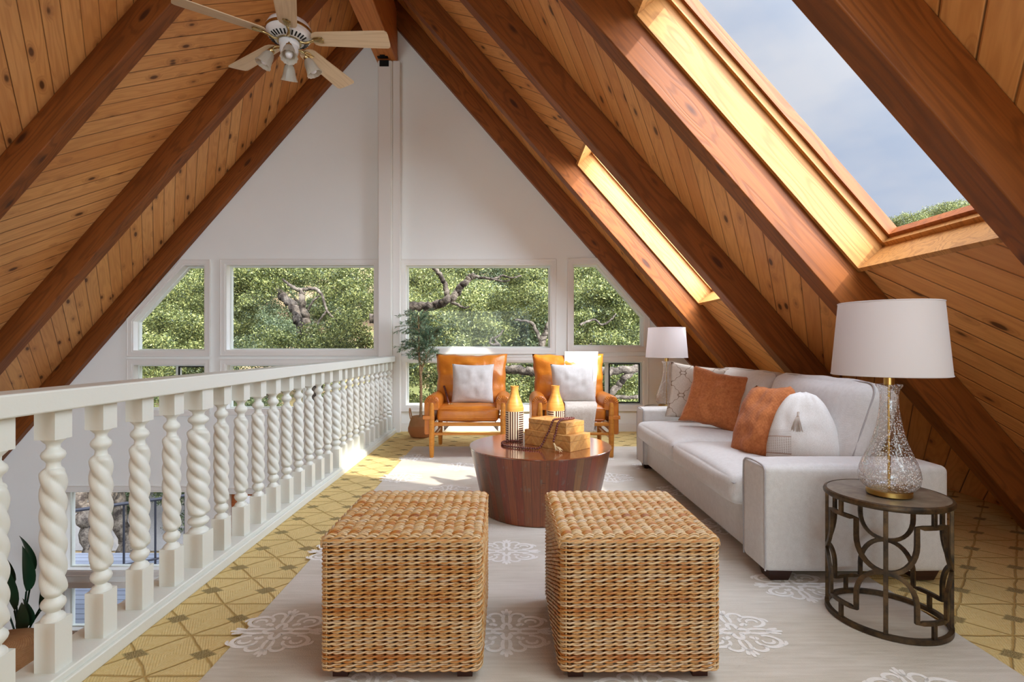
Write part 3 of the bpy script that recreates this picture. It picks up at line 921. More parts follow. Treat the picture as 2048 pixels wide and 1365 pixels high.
# wall closing the hall below the loft
m = MB(); m.box((1.9, YB, ZL), (2.0, YW, -0.28)); tag(m.build('wall_right', MT['wall']), 'hall wall below the loft', kind='structure')

def offset(pl, d):
    n = len(pl); out = []
    for i in range(n):
        p0, p1, p2 = Vector(pl[i - 1]), Vector(pl[i]), Vector(pl[(i + 1) % n])
        a = (p1 - p0).normalized(); b = (p2 - p1).normalized()
        na, nb = Vector((a.y, -a.x)), Vector((b.y, -b.x))
        k = (na + nb); k = k / (1 + na.dot(nb))
        out.append(tuple(p1 + k * d))
    return out
for n, (pl, kind) in WIN.items():
    w = thing('window_%d' % n, (0, 0, 0), 0, WLAB[n], kind='structure')
    wood = kind == 'wood'
    cm = MT['trim']
    m = MB(); m.ringprism(offset(pl, 0.066), offset(pl, 0.012), YW - 0.02, YW + 0.001); m.ringprism(offset(pl, 0.074), offset(pl, 0.060), YW - 0.027, YW + 0.001)
    m.ringprism(offset(pl, 0.018), offset(pl, -0.005), YW - 0.012, YW + 0.12)
    m.build('casing', cm, w, bevel=0.003, fix=True)
    fm = MT['orangewood'] if wood else MT['white']
    fo = 0.0; fi = -0.05 if wood else -0.022
    m = MB(); m.ringprism(offset(pl, 0.001), offset(pl, fi), YW + 0.08, YW + 0.13)
    xs = [p[0] for p in pl]; zs = [p[1] for p in pl]
    if kind == 'slide':
        xm = {5: wx(348), 6: wx(604), 7: wx(950), 8: wx(1216), 10: wx(250)}[n]
        m.box((xm - 0.02, YW + 0.07, min(zs)), (xm + 0.02, YW + 0.13, max(zs)))
    m.build('frame', fm, w, fix=True)
    if kind == 'slide' and n in (5, 8):
        x0, x1 = xm + 0.02, max(xs) - 0.02
        q = [(x0, min(zs) + 0.022), (x1, min(zs) + 0.022), (x1, max(zs) - 0.022), (x0, max(zs) - 0.022)]
        m = MB(); m.ringprism(q, offset(q, -0.014), YW + 0.055, YW + 0.069)
        m.build('screen_frame', MT['black'], w, fix=True)
    m = MB(); m.prism(offset(pl, -0.01), YW + 0.098, YW + 0.104)
    m.build('pane', MT['pane'], w)

# flat boards covering the seams of the wall, and the baseboard
m = MB()
m.box((-1.34, YW - 0.014, 0.0), (roofx(0, 1) - 0.25, YW, 0.105)); m.box((-1.34, YW - 0.02, 0.0), (roofx(0, 1) - 0.25, YW, 0.085))
tag(m.build('baseboard_back', MT['trim'], bevel=0.003), 'white baseboard under the low windows', kind='structure')

# the post
m = MB(); m.box((-1.612, YW - 0.13, ZL), (-1.43, YW, 4.66)); m.box((-1.60, YW - 0.142, ZL), (-1.442, YW - 0.13, 4.66))
m.box((-1.43, YW - 0.10, 0.0), (-1.34, YW, 4.68))
po = m.build('trim_1', MT['trim'], bevel=0.004); tag(po, 'tall white post under the ridge beam', kind='structure')
m = MB(); m.box((-1.585, YW - 0.15, 4.585), (-1.47, YW - 0.142, 4.66)); m.box((-1.60, YW - 0.21, 4.672), (-1.47, YW - 0.16, 4.679))  # first box is a black plate standing in for the shaded cavity
m.box((-1.56, YW - 0.24, 4.668), (-1.50, YW - 0.20, 4.678))
tag(m.build('post_bracket_and_dark_plate', MT['black']), 'black metal bracket and dark cavity plate at the top of the white post', 'bracket')

# ------------------------------------------------------------------ skylights
def skylight(k, label):
    w = thing('skylight', (0, 0, 0), 0, label, 'skylight')
    y0, y1 = RY[k] + RW + 0.002, RY[k + 1] - 0.002
    s0, s1 = skyl
    def ring(n0, n1, t, d0=0.0):
        m = MB()
        a0, a1, b0, b1 = s0 + d0, s1 - d0, y0 + d0, y1 - d0
        m.box((a0, b0, n0), (a1, b0 + t, n1)); m.box((a0, b1 - t, n0), (a1, b1, n1))
        m.box((a0, b0, n0), (a0 + t, b1, n1)); m.box((a1 - t, b0, n0), (a1, b1, n1))
        return m
    m = ring(-0.035, 0.165, 0.026); m.build('well_board', MT['well'], w, M=None).matrix_world = MR_
    m = ring(0.15, 0.20, 0.03, 0.022); m.build('stop_moulding', MT['well'], w).matrix_world = MR_
    m = ring(0.19, 0.25, 0.045, 0.028); m.build('sash', MT['sash'], w).matrix_world = MR_
    m = MB(); m.box((s0 + 0.03, y0 + 0.03, 0.240), (s1 - 0.03, y1 - 0.03, 0.246)); m.build('pane', MT['pane'], w).matrix_world = MR_
skylight(0, 'large skylight at upper right, sky and treetops through it')
skylight(2, 'far skylight in a narrow slot between the right rafters')

# ------------------------------------------------------------------ loft railing
def baluster_mesh():
    m = MB()
    # turned lower block, with its shouldered top
    def block(z0, z1, top):
        w = 0.033; vs = []
        m.box((-w, -w, z0), (w, w, z1))
        return
    w = 0.033
    m.box((-w, -w, 0.065), (w, w, 0.222)); m.box((-w, -w, 0.800), (w, w, 0.900))
    m.lathe([(0.033, 0.219), (0.032, 0.228), (0.027, 0.236), (0.019, 0.241), (0.018, 0.247), (0.023, 0.252), (0.031, 0.262), (0.034, 0.272), (0.031, 0.282), (0.024, 0.289), (0.021, 0.294), (0.024, 0.302)], 20)
    m.lathe([(0.024, 0.700), (0.020, 0.709), (0.018, 0.722), (0.022, 0.730), (0.030, 0.738), (0.033, 0.748), (0.030, 0.758), (0.022, 0.766), (0.018, 0.772), (0.019, 0.783), (0.026, 0.791), (0.032, 0.797), (0.033, 0.803)], 20)
    rr = []; N = 110
    for i in range(N + 1):
        z = 0.296 + (0.706 - 0.296) * i / N
        e0 = min(1, min(i, N - i) / 5.0); s = 0.66 + 0.34 * math.sin(e0 * math.pi / 2)
        ph = -z / 0.204 * 2 * math.pi
        ring = []
        for j in range(36):
            a = 2 * math.pi * j / 36
            e, q = 0.0125, 0.0238
            r = max(e * math.cos(a - ph - k3) + math.sqrt(q * q - (e * math.sin(a - ph - k3)) ** 2) for k3 in (0, 2.0944, 4.1888)) * s
            ring.append((r * math.cos(a), r * math.sin(a), z))
        rr.append(ring)
    m.rings(rr)
    return m
rail = thing('loft_railing', (-1.455, 1.0, 0), 0, 'white railing with twisted balusters along the loft edge', 'railing')
bm_ = baluster_mesh(); me_b = bm_.mesh('baluster', MT['white'], 50)
def add_child(me, name, parent, loc, sc=(1, 1, 1), rot=(0, 0, 0)):
    o = bpy.data.objects.new(name, me); COL.objects.link(o); o.parent = parent
    o.location = loc; o.scale = sc; o.rotation_euler = rot
    return o
for k in range(-2, 25):
    y = 1.686 + 0.1985 * k - 1.0
    thick = (k - 4) % 10 == 0
    name = 'newel_baluster' if thick else 'baluster'
    o = add_child(me_b, name, rail, (0, y, 0), (1.36, 1.36, 1) if thick else (1, 1, 1))
    if thick: o['label'] = 'thicker twisted baluster'
m = MB(); m.box((-0.065, -0.6, 0.894), (0.062, YW - 0.13 - 1.0, 0.962))
m.build('handrail', MT['white'], rail, bevel=0.006)
m = MB(); m.box((-0.10, -0.6, -0.28), (0.055, YW - 0.1 - 1.0, 0.065)); m.box((0.055, -0.6, 0.0), (0.071, YW - 0.1 - 1.0, 0.045))
m.build('bottom_rail', MT['white'], rail, bevel=0.004)

# ------------------------------------------------------------------ rug with raised medallions
RUG = (-1.0, 0.7, 1.707, 5.66)
rug = thing('area_rug', (0, 0, 0), 0, 'large beige rug with silvery scroll medallions under the seating', 'rug')
m = MB(); m.box((RUG[0], RUG[1], 0.0), (RUG[2], RUG[3], 0.009))
m.build('rug_body', MT['rug'], rug, bevel=0.003)
def medallion_mesh():
    m = MB()
    random.seed(4)
    def ribbon(pts, w, taper=True):
        pts = smooth_path([(x, y, 0) for x, y in pts], 5)
        n = len(pts); L = []; Rr = []
        for i in range(n):
            t = (pts[min(i + 1, n - 1)] - pts[max(i - 1, 0)]); t.normalize()
            nn = Vector((-t.y, t.x, 0)); k = w * ((0.55 + 0.45 * math.sin(math.pi * (i + 0.6) / n)) if taper else 1)
            L.append(pts[i] + nn * k); Rr.append(pts[i] - nn * k)
        vs = [(*v.xy, 0.0102) for v in L] + [(*v.xy, 0.0102) for v in Rr]
        m.add(vs, [(i, n + i, n + i + 1, i + 1) for i in range(n - 1)])
    def arc(cx, cy, rx, ry, a0, a1, w, inner=1.0, k=12):
        ribbon([(cx + rx * (1 + (inner - 1) * i / k) * math.cos(R(a0 + (a1 - a0) * i / k)), cy + ry * (1 + (inner - 1) * i / k) * math.sin(R(a0 + (a1 - a0) * i / k))) for i in range(k + 1)], w)
    q = []
    for i in range(33):
        a = 2 * math.pi * i / 32; r = 0.036 + 0.013 * math.cos(4 * a); q.append((r * math.cos(a), r * math.sin(a)))
    ribbon(q, 0.0085, False)
    for sx in (-1, 1):
        for sy in (-1, 1):
            f = lambda a: a if (sx, sy) == (1, 1) else (180 - a if (sx, sy) == (-1, 1) else (-a if (sx, sy) == (1, -1) else 180 + a))
            # big C scroll of the corner, its hook, and the leaf that ties it in
            arc(sx * 0.088, sy * 0.066, 0.046, 0.036, f(-100), f(190), 0.0085, 0.9)
            arc(sx * 0.092, sy * 0.064, 0.022, 0.016, f(200), f(-30), 0.0065, 0.7)
            arc(sx * 0.040, sy * 0.106, 0.026, 0.020, f(-60), f(200), 0.007, 0.8)
            ribbon([(sx * 0.036, sy * 0.036), (sx * 0.052, sy * 0.048), (sx * 0.062, sy * 0.040)], 0.009)
            ribbon([(sx * 0.050, sy * 0.012), (sx * 0.085, sy * 0.016), (sx * 0.118, sy * 0.010)], 0.008)
            ribbon([(sx * 0.130, sy * 0.090), (sx * 0.146, sy * 0.078), (sx * 0.150, sy * 0.062)], 0.006)
            ribbon([(sx * 0.010, sy * 0.056), (sx * 0.014, sy * 0.085), (sx * 0.008, sy * 0.120)], 0.007)
    for sx in (-1, 1):
        for d in (-0.012, 0, 0.012):
            ribbon([(sx * 0.112, d * 0.3), (sx * 0.136, d), (sx * (0.172 - abs(d)), d * 1.5)], 0.0075)
            ribbon([(d * 0.3, sx * 0.112), (d, sx * 0.132), (d * 1.5, sx * (0.158 - abs(d)))], 0.0075)
    return m.mesh('medallion', MT['motif'])
me_m = medallion_mesh()
for i in range(-1, 8):
    x = -0.87 + 0.435 * i
    for j in range(-2, 6):
        y = 2.0 + 0.775 * j + (0.385 if i % 2 else 0)
        if x < RUG[0] + 0.06 or x > RUG[2] - 0.05 or y < RUG[1] + 0.18 or y > RUG[3] - 0.2: continue
        add_child(me_m, 'medallion', rug, (x, y, 0.0), (1.05, 1.05, 1))
# ------------------------------------------------------------------ woven cube stools
def stool():
    t = thing('woven_stool', (0, 0, 0))
    A, B, H0, H1 = 0.258, 0.275, 0.035, 0.462     # half sizes, bottom and top
    core = MB(); core.soft((0, 0, (H0 + H1) / 2), (2 * A - 0.03, 2 * B - 0.03, H1 - H0 - 0.03), 0.015, n=2)
    core.build('inner_box', plain('stool_core', srgb(120, 72, 36), 0.9), t)
    rng = random.Random(5)
    pitch = 0.0345
    def strand(path_fn, L, z_amp, r, phase, m, nrm_amp, step=pitch / 5.0, closed=True):
        n = max(8, int(L / step)); rr = []
        ph0 = phase
        for i in range(n if closed else n + 1):
            s = L * i / n
            p, nrm, lat = path_fn(s)
            ph = 2 * math.pi * s / (2 * pitch) + ph0
            q = p + nrm * (nrm_amp * math.cos(ph)) + lat * (z_amp * math.sin(ph) + rng.uniform(-0.0006, 0.0006))
            rr.append((q, nrm, lat))
        pts = [a[0] for a in rr]
        m.tube(pts, r, 5, loop=closed, up=[a[1] for a in rr], flat=(1.0, 1.0))
    rc = 0.028
    per = 4 * (A + B - 2 * rc) + 2 * math.pi * rc
    def side_path(z, drop):
        a, b = A - rc, B - rc
        segs = [('l', (-a, -B), (1, 0), 2 * a, (0, -1)), ('c', (a, -b), -90, 0, 0), ('l', (A, -b), (0, 1), 2 * b, (1, 0)), ('c', (a, b), 0, 0, 0),
                ('l', (a, B), (-1, 0), 2 * a, (0, 1)), ('c', (-a, b), 90, 0, 0), ('l', (-A, b), (0, -1), 2 * b, (-1, 0)), ('c', (-a, -b), 180, 0, 0)]
        def f(s):
            s = s % per
            for g in segs:
                L = g[3] if g[0] == 'l' else math.pi / 2 * rc
                if s <= L + 1e-9:
                    if g[0] == 'l':
                        p = Vector((g[1][0] + g[2][0] * s, g[1][1] + g[2][1] * s, z)); nn = Vector((*g[4], 0))
                    else:
                        an = R(g[2]) + s / rc
                        nn = Vector((math.cos(an), math.sin(an), 0)); p = Vector((g[1][0], g[1][1], z)) + nn * rc
                    return p, nn, Vector((0, 0, 1))
                s -= L
            return f(0)
        return f
    m = MB()
    rows = 31
    for k in range(rows):
        z = H0 + 0.006 + (H1 - 0.012 - H0) * k / (rows - 1)
        fn = side_path(z, 0)
        r = 0.0036 if k < rows - 1 else 0.005
        off = (k % 2) * math.pi / 2 * 0 + rng.uniform(-0.25, 0.25)
        for q in (0, math.pi):
            strand(fn, per, 0.0028, r, q + off, m, 0.0042)
    m.build('woven_sides', MT['weave'], t, sharp=60)
    m = MB()
    cols = 38
    for k in range(cols):
        y = -B + 0.012 + (2 * B - 0.024) * k / (cols - 1)
        L = 2 * A + 0.02
        def fn(s, y=y):
            x = -A - 0.01 + s
            e = max(0, abs(x) - (A - 0.022)); zz = H1 + 0.001 - (e ** 2) / 0.045
            ey = max(0, abs(y) - (B - 0.02)); zz -= ey ** 2 / 0.04
            x = max(-A - 0.002, min(A + 0.002, x))
            return Vector((x, y, zz)), Vector((0, 0, 1)), Vector((0, 1, 0))
        off = rng.uniform(-0.3, 0.3)
        for q in (0, math.pi):
            strand(fn, L, 0.0026, 0.0046, q + off, m, 0.0062, closed=False)
    m.build('woven_top', MT['weave'], t, sharp=60)
    m = MB()
    for sgn in (-1, 1):
        for ax in range(15):
            x = -A + 0.018 + 0.0345 * ax
            m.box((x - 0.0022, sgn * (B - 0.004) - 0.003, H0 + 0.005), (x + 0.0022, sgn * (B - 0.004) + 0.003, H1 - 0.01))
        for ax in range(16):
            y = -B + 0.018 + 0.0345 * ax
            m.box((sgn * (A - 0.004) - 0.003, y - 0.0022, H0 + 0.005), (sgn * (A - 0.004) + 0.003, y + 0.0022, H1 - 0.01))
    m.build('stakes', MT['jute'], t)
    for sx in (-1, 1):
        for sy in (-1, 1):
            m = MB(); m.box((sx * 0.205 - 0.025, sy * 0.22 - 0.025, 0.0), (sx * 0.205 + 0.025, sy * 0.22 + 0.025, 0.045))
            m.build('leg', MT['darkwood'], t)
    return t
s1 = stool(); s1.location = (-0.342, 1.972, 0.0095)
tag(s1, 'woven cube stool nearest the railing, left of the pair', 'stool', 'woven cube stools')
s2 = copy_tree(s1); s2.location = (0.430, 1.972, 0.0095)
s2.rotation_euler = (0, 0, R(0.6))
tag(s2, 'woven cube stool nearer the sofa, right of the pair', 'stool', 'woven cube stools')

# ------------------------------------------------------------------ coffee table
ct = thing('coffee_table', (0.222, 3.50, 0.0095), 0, 'round drum coffee table of reddish reclaimed staves', 'coffee table')
m = MB(); m.lathe([(0.365, 0.0), (0.372, 0.004), (0.464, 0.415), (0.467, 0.419)], 72); m.build('drum', MT['drum'], ct, sharp=30)
m = MB(); m.lathe([(0.466, 0.4192), (0.469, 0.4215), (0.469, 0.4265), (0.466, 0.4285)], 96); m.build('table_top', MT['drumtop'], ct, sharp=30)
TZ = 0.438

def vase():
    t = thing('vase')
    prof = [(0.052, 0.0), (0.060, 0.003), (0.0615, 0.02), (0.0625, 0.19), (0.0640, 0.205), (0.0640, 0.222), (0.058, 0.250), (0.046, 0.280), (0.034, 0.310), (0.028, 0.335), (0.0265, 0.355), (0.0290, 0.372), (0.0300, 0.378),
            (0.0270, 0.378), (0.0240, 0.360), (0.0240, 0.330), (0.030, 0.300)]
    m = MB(); m.lathe(prof, 40, ends=(True, True)); m.build('vase_body', MT['vase'], t, sharp=50)
    return t
v1 = vase(); v1.location = (0.056, 3.66, TZ); v1.rotation_euler = (0, 0, R(12))
tag(v1, 'orange-necked striped vase standing free on the table', 'vase', 'striped wooden vases')
v2 = copy_tree(v1); v2.location = (0.345, 3.70, TZ); v2.rotation_euler = (0, 0, R(40))
tag(v2, 'orange-necked striped vase half hidden behind the wooden boxes', 'vase', 'striped wooden vases')

def keepsake_box(v0, vl, vr, z, h, split, label):
    """v0: front corner; vl: left corner; vr: right corner"""
    a = Vector((*v0, 0)); ex = Vector((*vl, 0)) - a; ey = Vector((*vr, 0)) - a
    lx, ly = ex.length, ey.length; ang = math.atan2(ex.y, ex.x)
    t = thing('keepsake_box', (a.x, a.y, z), ang, label, 'box', 'inlaid wooden boxes')
    m = MB(); m.box((0, -ly, 0), (lx, 0, split - 0.001)); m.build('box_base', MT['inlay'], t, bevel=0.002)
    m = MB(); m.box((0, -ly, split), (lx, 0, h)); m.build('lid', MT['inlay'], t, bevel=0.002)
    return t
keepsake_box((0.394, 3.242), (0.121, 3.525), (0.540, 3.383), TZ, 0.099, 0.062, 'larger inlaid wooden box at the bottom of the stack')
keepsake_box((0.374, 3.290), (0.148, 3.520), (0.505, 3.420), TZ + 0.0995, 0.074, 0.045, 'smaller inlaid wooden box on top of the other')

# bead garland
def garland(name, pts, r, label, tassel=None, parent_cat='bead garland'):
    t = thing(name, pts[0], 0, label, parent_cat)
    base = Vector(pts[0])
    path = smooth_path(pts, 24)
    m = MB(); m.lathe([(0.0025, -r), (r * 0.6, -r * 0.8), (r, -r * 0.25), (r, r * 0.25), (r * 0.6, r * 0.8), (0.0025, r)], 12)
    me = m.mesh('bead', MT['bead'], 80)
    d = 0; last = None; nxt = 0
    for i, p in enumerate(path):
        if last is not None: d += (p - last).length
        last = p
        if d >= nxt:
            o = add_child(me, 'bead', t, p - base)
            q = path[min(i + 3, len(path) - 1)] - path[max(i - 3, 0)]
            o.rotation_euler = q.to_track_quat('Z', 'Y').to_euler()
            nxt += r * 2.0
    if tassel:
        m = MB(); tp = Vector(tassel[0]) - base; te = Vector(tassel[1]) - base
        m.tube([tp, tp.lerp(te, 0.35)], [0.006, 0.0075], 8)
        rg = random.Random(3)
        for k in range(16):
            e = te + Vector((rg.uniform(-0.030, 0.030), rg.uniform(-0.016, 0.016), rg.uniform(0, 0.016)))
            m.tube(smooth_path([tp.lerp(te, 0.3), tp.lerp(e, 0.7) + Vector((rg.uniform(-.01, .01), -0.006, 0)), e], 4), 0.003, 5)
        m.build('tassel', MT['jute'], t)
    return t
z0 = TZ + 0.0085
garland('bead_garland', [(0.092, 3.575, z0), (0.052, 3.588, z0), (0.018, 3.586, z0), (-0.018, 3.560, z0), (-0.030, 3.50, z0), (-0.016, 3.43, z0), (0.03, 3.385, z0), (0.09, 3.352, z0),
    (0.15, 3.325, z0), (0.205, 3.318, z0 + 0.004), (0.232, 3.335, z0 + 0.035), (0.252, 3.340, z0 + 0.075), (0.268, 3.343, TZ + 0.110), (0.285, 3.352, TZ + 0.150), (0.300, 3.368, TZ + 0.180), (0.320, 3.395, TZ + 0.1835),
    (0.375, 3.440, TZ + 0.1825), (0.425, 3.462, TZ + 0.1825), (0.440, 3.448, TZ + 0.1825), (0.400, 3.405, TZ + 0.1825), (0.350, 3.352, TZ + 0.1835), (0.325, 3.318, TZ + 0.168), (0.314, 3.300, TZ + 0.135),
    (0.308, 3.288, TZ + 0.108), (0.298, 3.270, TZ + 0.092), (0.292, 3.262, TZ + 0.060)], 0.0076,
    'dark wooden bead garland draped over the boxes and table', ((0.293, 3.262, TZ + 0.052), (0.318, 3.235, TZ + 0.004)))

# ------------------------------------------------------------------ pillows
def pillow_mesh(w, h, T, mat, name='cover', n=22, pinch=0.07, seed=1, wr=0.008, ears=1.0, sag=0.0, topnarrow=0.0):
    m = MB(); vs = []; idx = {}
    def pos(i, j, s):
        u, v = -1 + 2 * i / n, -1 + 2 * j / n
        x = u * w / 2 * (1 - pinch * (1 - v * v)); z = v * h / 2 * (1 - pinch * (1 - u * u))
        if topnarrow: x *= 1 - topnarrow * (1 - math.sqrt(max(0.0, 1 - max(0, (v + 0.5) / 1.5) ** 1.5)))
        z -= sag * (1 - v) * 0.5 * (1 - u * u)
        k = max(0.0, (1 - u ** 2) * (1 - v ** 2)) ** 0.42
        y = s * T / 2 * k
        if sag: y *= 1 + 0.35 * (-v) * (1 - u * u)
        q = Vector((u * 2.0, v * 2.0, seed * 5.3 + s))
        y += k * mnoise.noise(q * 1.3) * wr * 1.6 + k * mnoise.noise(Vector((u * 6, v * 2.5, seed))) * wr * 0.6
        edge = 1 - k
        x += mnoise.noise(Vector((v * 3, seed, 1))) * wr * 0.35 * abs(u); z += mnoise.noise(Vector((u * 3, seed, 4))) * wr * 0.35 * abs(v)
        return (x, y, z)
    def vert(i, j, s):
        e = i in (0, n) or j in (0, n)
        key = (i, j, 0 if e else s)
        if key not in idx: idx[key] = len(vs); vs.append(pos(i, j, s))
        return idx[key]
    fs = []
    for i in range(n):
        for j in range(n):
            fs.append((vert(i,j,-1), vert(i+1,j,-1), vert(i+1,j+1,-1), vert(i,j+1,-1)))
            fs.append((vert(i,j,1), vert(i,j+1,1), vert(i+1,j+1,1), vert(i+1,j,1)))
    m.add(vs, fs)
    return m
def orient(loc, normal, roll=0.0):
    """local -y faces along normal, local z stays up (then rolled)"""
    nrm = Vector(normal).normalized(); y = -nrm
    up = Vector((0, 0, 1)); up = (up - y * up.dot(y)).normalized()
    x = y.cross(up)
    m = Matrix((x, y, up)).transposed().to_4x4()
    return Matrix.Translation(loc) @ m @ Matrix.Rotation(roll, 4, 'Y')
def pillow(loc, normal, roll, w, h, T, mat, label, cat='pillow', group=None, seam=None, **kw):
    t = thing('throw_pillow', (0, 0, 0), 0, label, cat, group)
    t.matrix_world = orient(loc, normal, roll)
    m = pillow_mesh(w, h, T, mat, **kw)
    m.build('pillow_cover', mat, t, sharp=180)
    if seam:
        n = 22; pinch = kw.get('pinch', 0.07); pts = []
        for (a, b_) in [((-1, -1), (1, -1)), ((1, -1), (1, 1)), ((1, 1), (-1, 1)), ((-1, 1), (-1, -1))]:
            for i in range(n):
                s = i / n; u = a[0] + (b_[0] - a[0]) * s; v = a[1] + (b_[1] - a[1]) * s
                pts.append((u * w / 2 * (1 - pinch * (1 - v * v)), 0, v * h / 2 * (1 - pinch * (1 - u * u))))
        m = MB(); m.tube(pts, 0.0028, 6, loop=True); m.build('edge_trim', seam, t)
    return t

# ------------------------------------------------------------------ armchairs
def armchair():
    t = thing('armchair')
    HW = 0.347     # leg centres
    fy, ry = -0.33, 0.33
    for sx in (-1, 1):
        m = MB(); m.lathe([(0.017, 0.0), (0.021, 0.01), (0.0265, 0.17), (0.0265, 0.42), (0.021, 0.515), (0.015, 0.532)], 16, (sx * HW, fy - 0.008, 0)); m.build('leg', MT['honey'], t)
        m = MB(); m.lathe([(0.017, 0.0), (0.021, 0.01), (0.026, 0.16), (0.026, 0.40), (0.020, 0.50)], 16, (sx * HW, ry, 0)); m.build('leg', MT['honey'], t)
    m = MB()
    m.box((-HW, fy - 0.014, 0.305), (HW, fy + 0.014, 0.340)); m.box((-HW, ry - 0.014, 0.285), (HW, ry + 0.014, 0.325))
    for sx in (-1, 1): m.box((sx * HW - 0.014, fy, 0.300), (sx * HW + 0.014, ry, 0.335))
    m.build('seat_frame', MT['honey'], t, bevel=0.006)
    m = MB()
    m.box((-HW, fy - 0.011, 0.215), (HW, fy + 0.011, 0.240))
    for sx in (-1, 1): m.box((sx * HW - 0.011, fy, 0.175), (sx * HW + 0.011, ry, 0.200))
    m.build('stretcher', MT['honey'], t, bevel=0.005)
    # frame rails behind the back cushion
    bk = Matrix.Translation((0, 0.30, 0.40)) @ Matrix.Rotation(R(-13), 4, 'X')
    m = MB()
    for sx in (-1, 1): m.box((sx * 0.29 - 0.018, -0.012, -0.05), (sx * 0.29 + 0.018, 0.012, 0.50), bk)
    m.box((-0.30, -0.012, 0.44), (0.30, 0.012, 0.49), bk); m.box((-0.30, -0.012, 0.18), (0.30, 0.012, 0.22), bk)
    m.build('back_frame', MT['honey'], t, bevel=0.005)
    m = MB(); m.soft((0, -0.02, 0.415), (0.60, 0.62, 0.145), 0.042, (0.008, 0.012, 0.014), n=10, wob=0.006, seed=2); sc_ = m.build('seat_cushion', MT['leather'], t, sharp=80)
    # leather piping on the front edge of the seat
    m = MB()
    for z in (0.365, 0.472):
        m.tube(smooth_path([(-0.292, -0.28, z), (-0.285, -0.322, z), (-0.2, -0.336, z), (0.2, -0.336, z), (0.285, -0.322, z), (0.292, -0.28, z)], 6), 0.004, 6)
    m.build('piping', MT['leather'], sc_)
    bc = pillow_mesh(0.78, 0.61, 0.20, None, n=26, pinch=0.055, seed=7, wr=0.030)
    o = bc.build('back_cushion', MT['leather'], t, sharp=180)
    o.matrix_local = Matrix.Translation((0, 0.245, 0.70)) @ Matrix.Rotation(R(-14), 4, 'X')
    # padded arms folded over the side rails
    for sx in (-1, 1):
        poly_ = []
        cx, cz, r = 0.0, 0.525, 0.076
        poly_ += [(-0.076, 0.46)]
        poly_ += [(0.022, 0.46), (0.026, 0.225), (0.036, 0.215), (0.064, 0.215), (0.076, 0.228)]
        for i in range(0, 11):
            a = math.pi * i / 10
            poly_.append((cx + r * math.cos(a), cz + r * math.sin(a) * 1.0))
        pl = [(sx * (HW + 0.002) + sx * u, v) for u, v in poly_]
        if sx < 0: pl = pl[::-1]
        m = MB()
        rings = []
        ys = [fy + 0.004, fy + 0.016, fy + 0.045, fy + 0.12, 0.0, 0.12, 0.22, 0.265, 0.28]
        ccx = sx * (HW + 0.002 + 0.02 * 0); 
        rg = random.Random(8)
        for q, yy in enumerate(ys):
            sc = {0: 0.86, 1: 0.975, len(ys) - 1: 0.86, len(ys) - 2: 0.97}.get(q, 1.0)
            cxx = sum(p[0] for p in pl) / len(pl); czz = 0.46
            ring = []
            for (u, v) in pl:
                wob = 0.004 * mnoise.noise(Vector((u * 20, yy * 9, v * 20)))
                ring.append(((u - cxx) * sc + cxx + wob, yy, (v - czz) * (sc if v > 0.46 else 1 - (1 - sc) * 0.2) + czz + wob))
            rings.append(ring)
        m.rings(rings)
        ap = m.build('arm_pad', MT['leather'], t, sharp=50, fix=True)
        # gathers on the front of the arm
        m = MB()
        for i in range(1, 12):
            a = math.pi * (i - 0.2) / 11.5
            c = Vector((sx * (HW + 0.002), fy + 0.003, 0.520))
            e = c + Vector((0.072 * math.cos(a), 0.006, 0.072 * math.sin(a))); s_ = c + Vector((0.034 * math.cos(a), -0.002, 0.03 * math.sin(a)))
            m.tube([s_, s_.lerp(e, 0.5) + Vector((0, -0.003, 0)), e], [0.003, 0.0065, 0.004], 6)
        m.build('gathered_front', MT['leather'], ap, sharp=80)
        m = MB(); x0, x1 = sorted((sx * (HW - 0.030), sx * (HW + 0.082)))
        m.box((x0, fy - 0.032, 0.372), (x1, fy - 0.026, 0.405)); m.box((x1 - 0.004 if sx > 0 else x0, fy - 0.03, 0.372), (x1 if sx > 0 else x0 + 0.004, fy + 0.06, 0.405))
        m.build('strap', MT['leather'], ap, bevel=0.002)
        # cords that tie the pad
        m = MB()
        b0 = Vector((sx * 0.30, 0.20, 0.285))
        for k in range(3):
            m.tube(smooth_path([b0 + Vector((0.02 * k * -sx, 0, 0.03)), b0 + Vector((-0.04 * sx, 0.01 * k, -0.02 - 0.02 * k)), b0 + Vector((-0.01 * sx, -0.02, -0.07 - 0.02 * k)), b0 + Vector((-0.07 * sx, 0.02, -0.05))], 6), 0.0045, 6)
        m.build('tie_cord', MT['throw'], t)
    return t
c1 = armchair(); c1.location = (-0.380, 5.44, 0.0095)
tag(c1, 'tan leather armchair beside the potted olive tree', 'armchair', 'tan leather armchairs')
c2 = copy_tree(c1); c2.location = (0.672, 5.44, 0.0095)
tag(c2, 'tan leather armchair with the cream throw over it', 'armchair', 'tan leather armchairs')
pillow((-0.350, 5.455, 0.700), (0.03, -1, 0.24), R(0.5), 0.44, 0.42, 0.15, MT['linen'], 'pale grey pillow on the armchair beside the olive tree', group='pale armchair pillows', seed=3)
pillow((0.690, 5.44, 0.705), (-0.05, -1, 0.24), R(-2), 0.455, 0.42, 0.16, MT['linen'], 'pale grey pillow on the armchair with the throw', group='pale armchair pillows', seed=6)

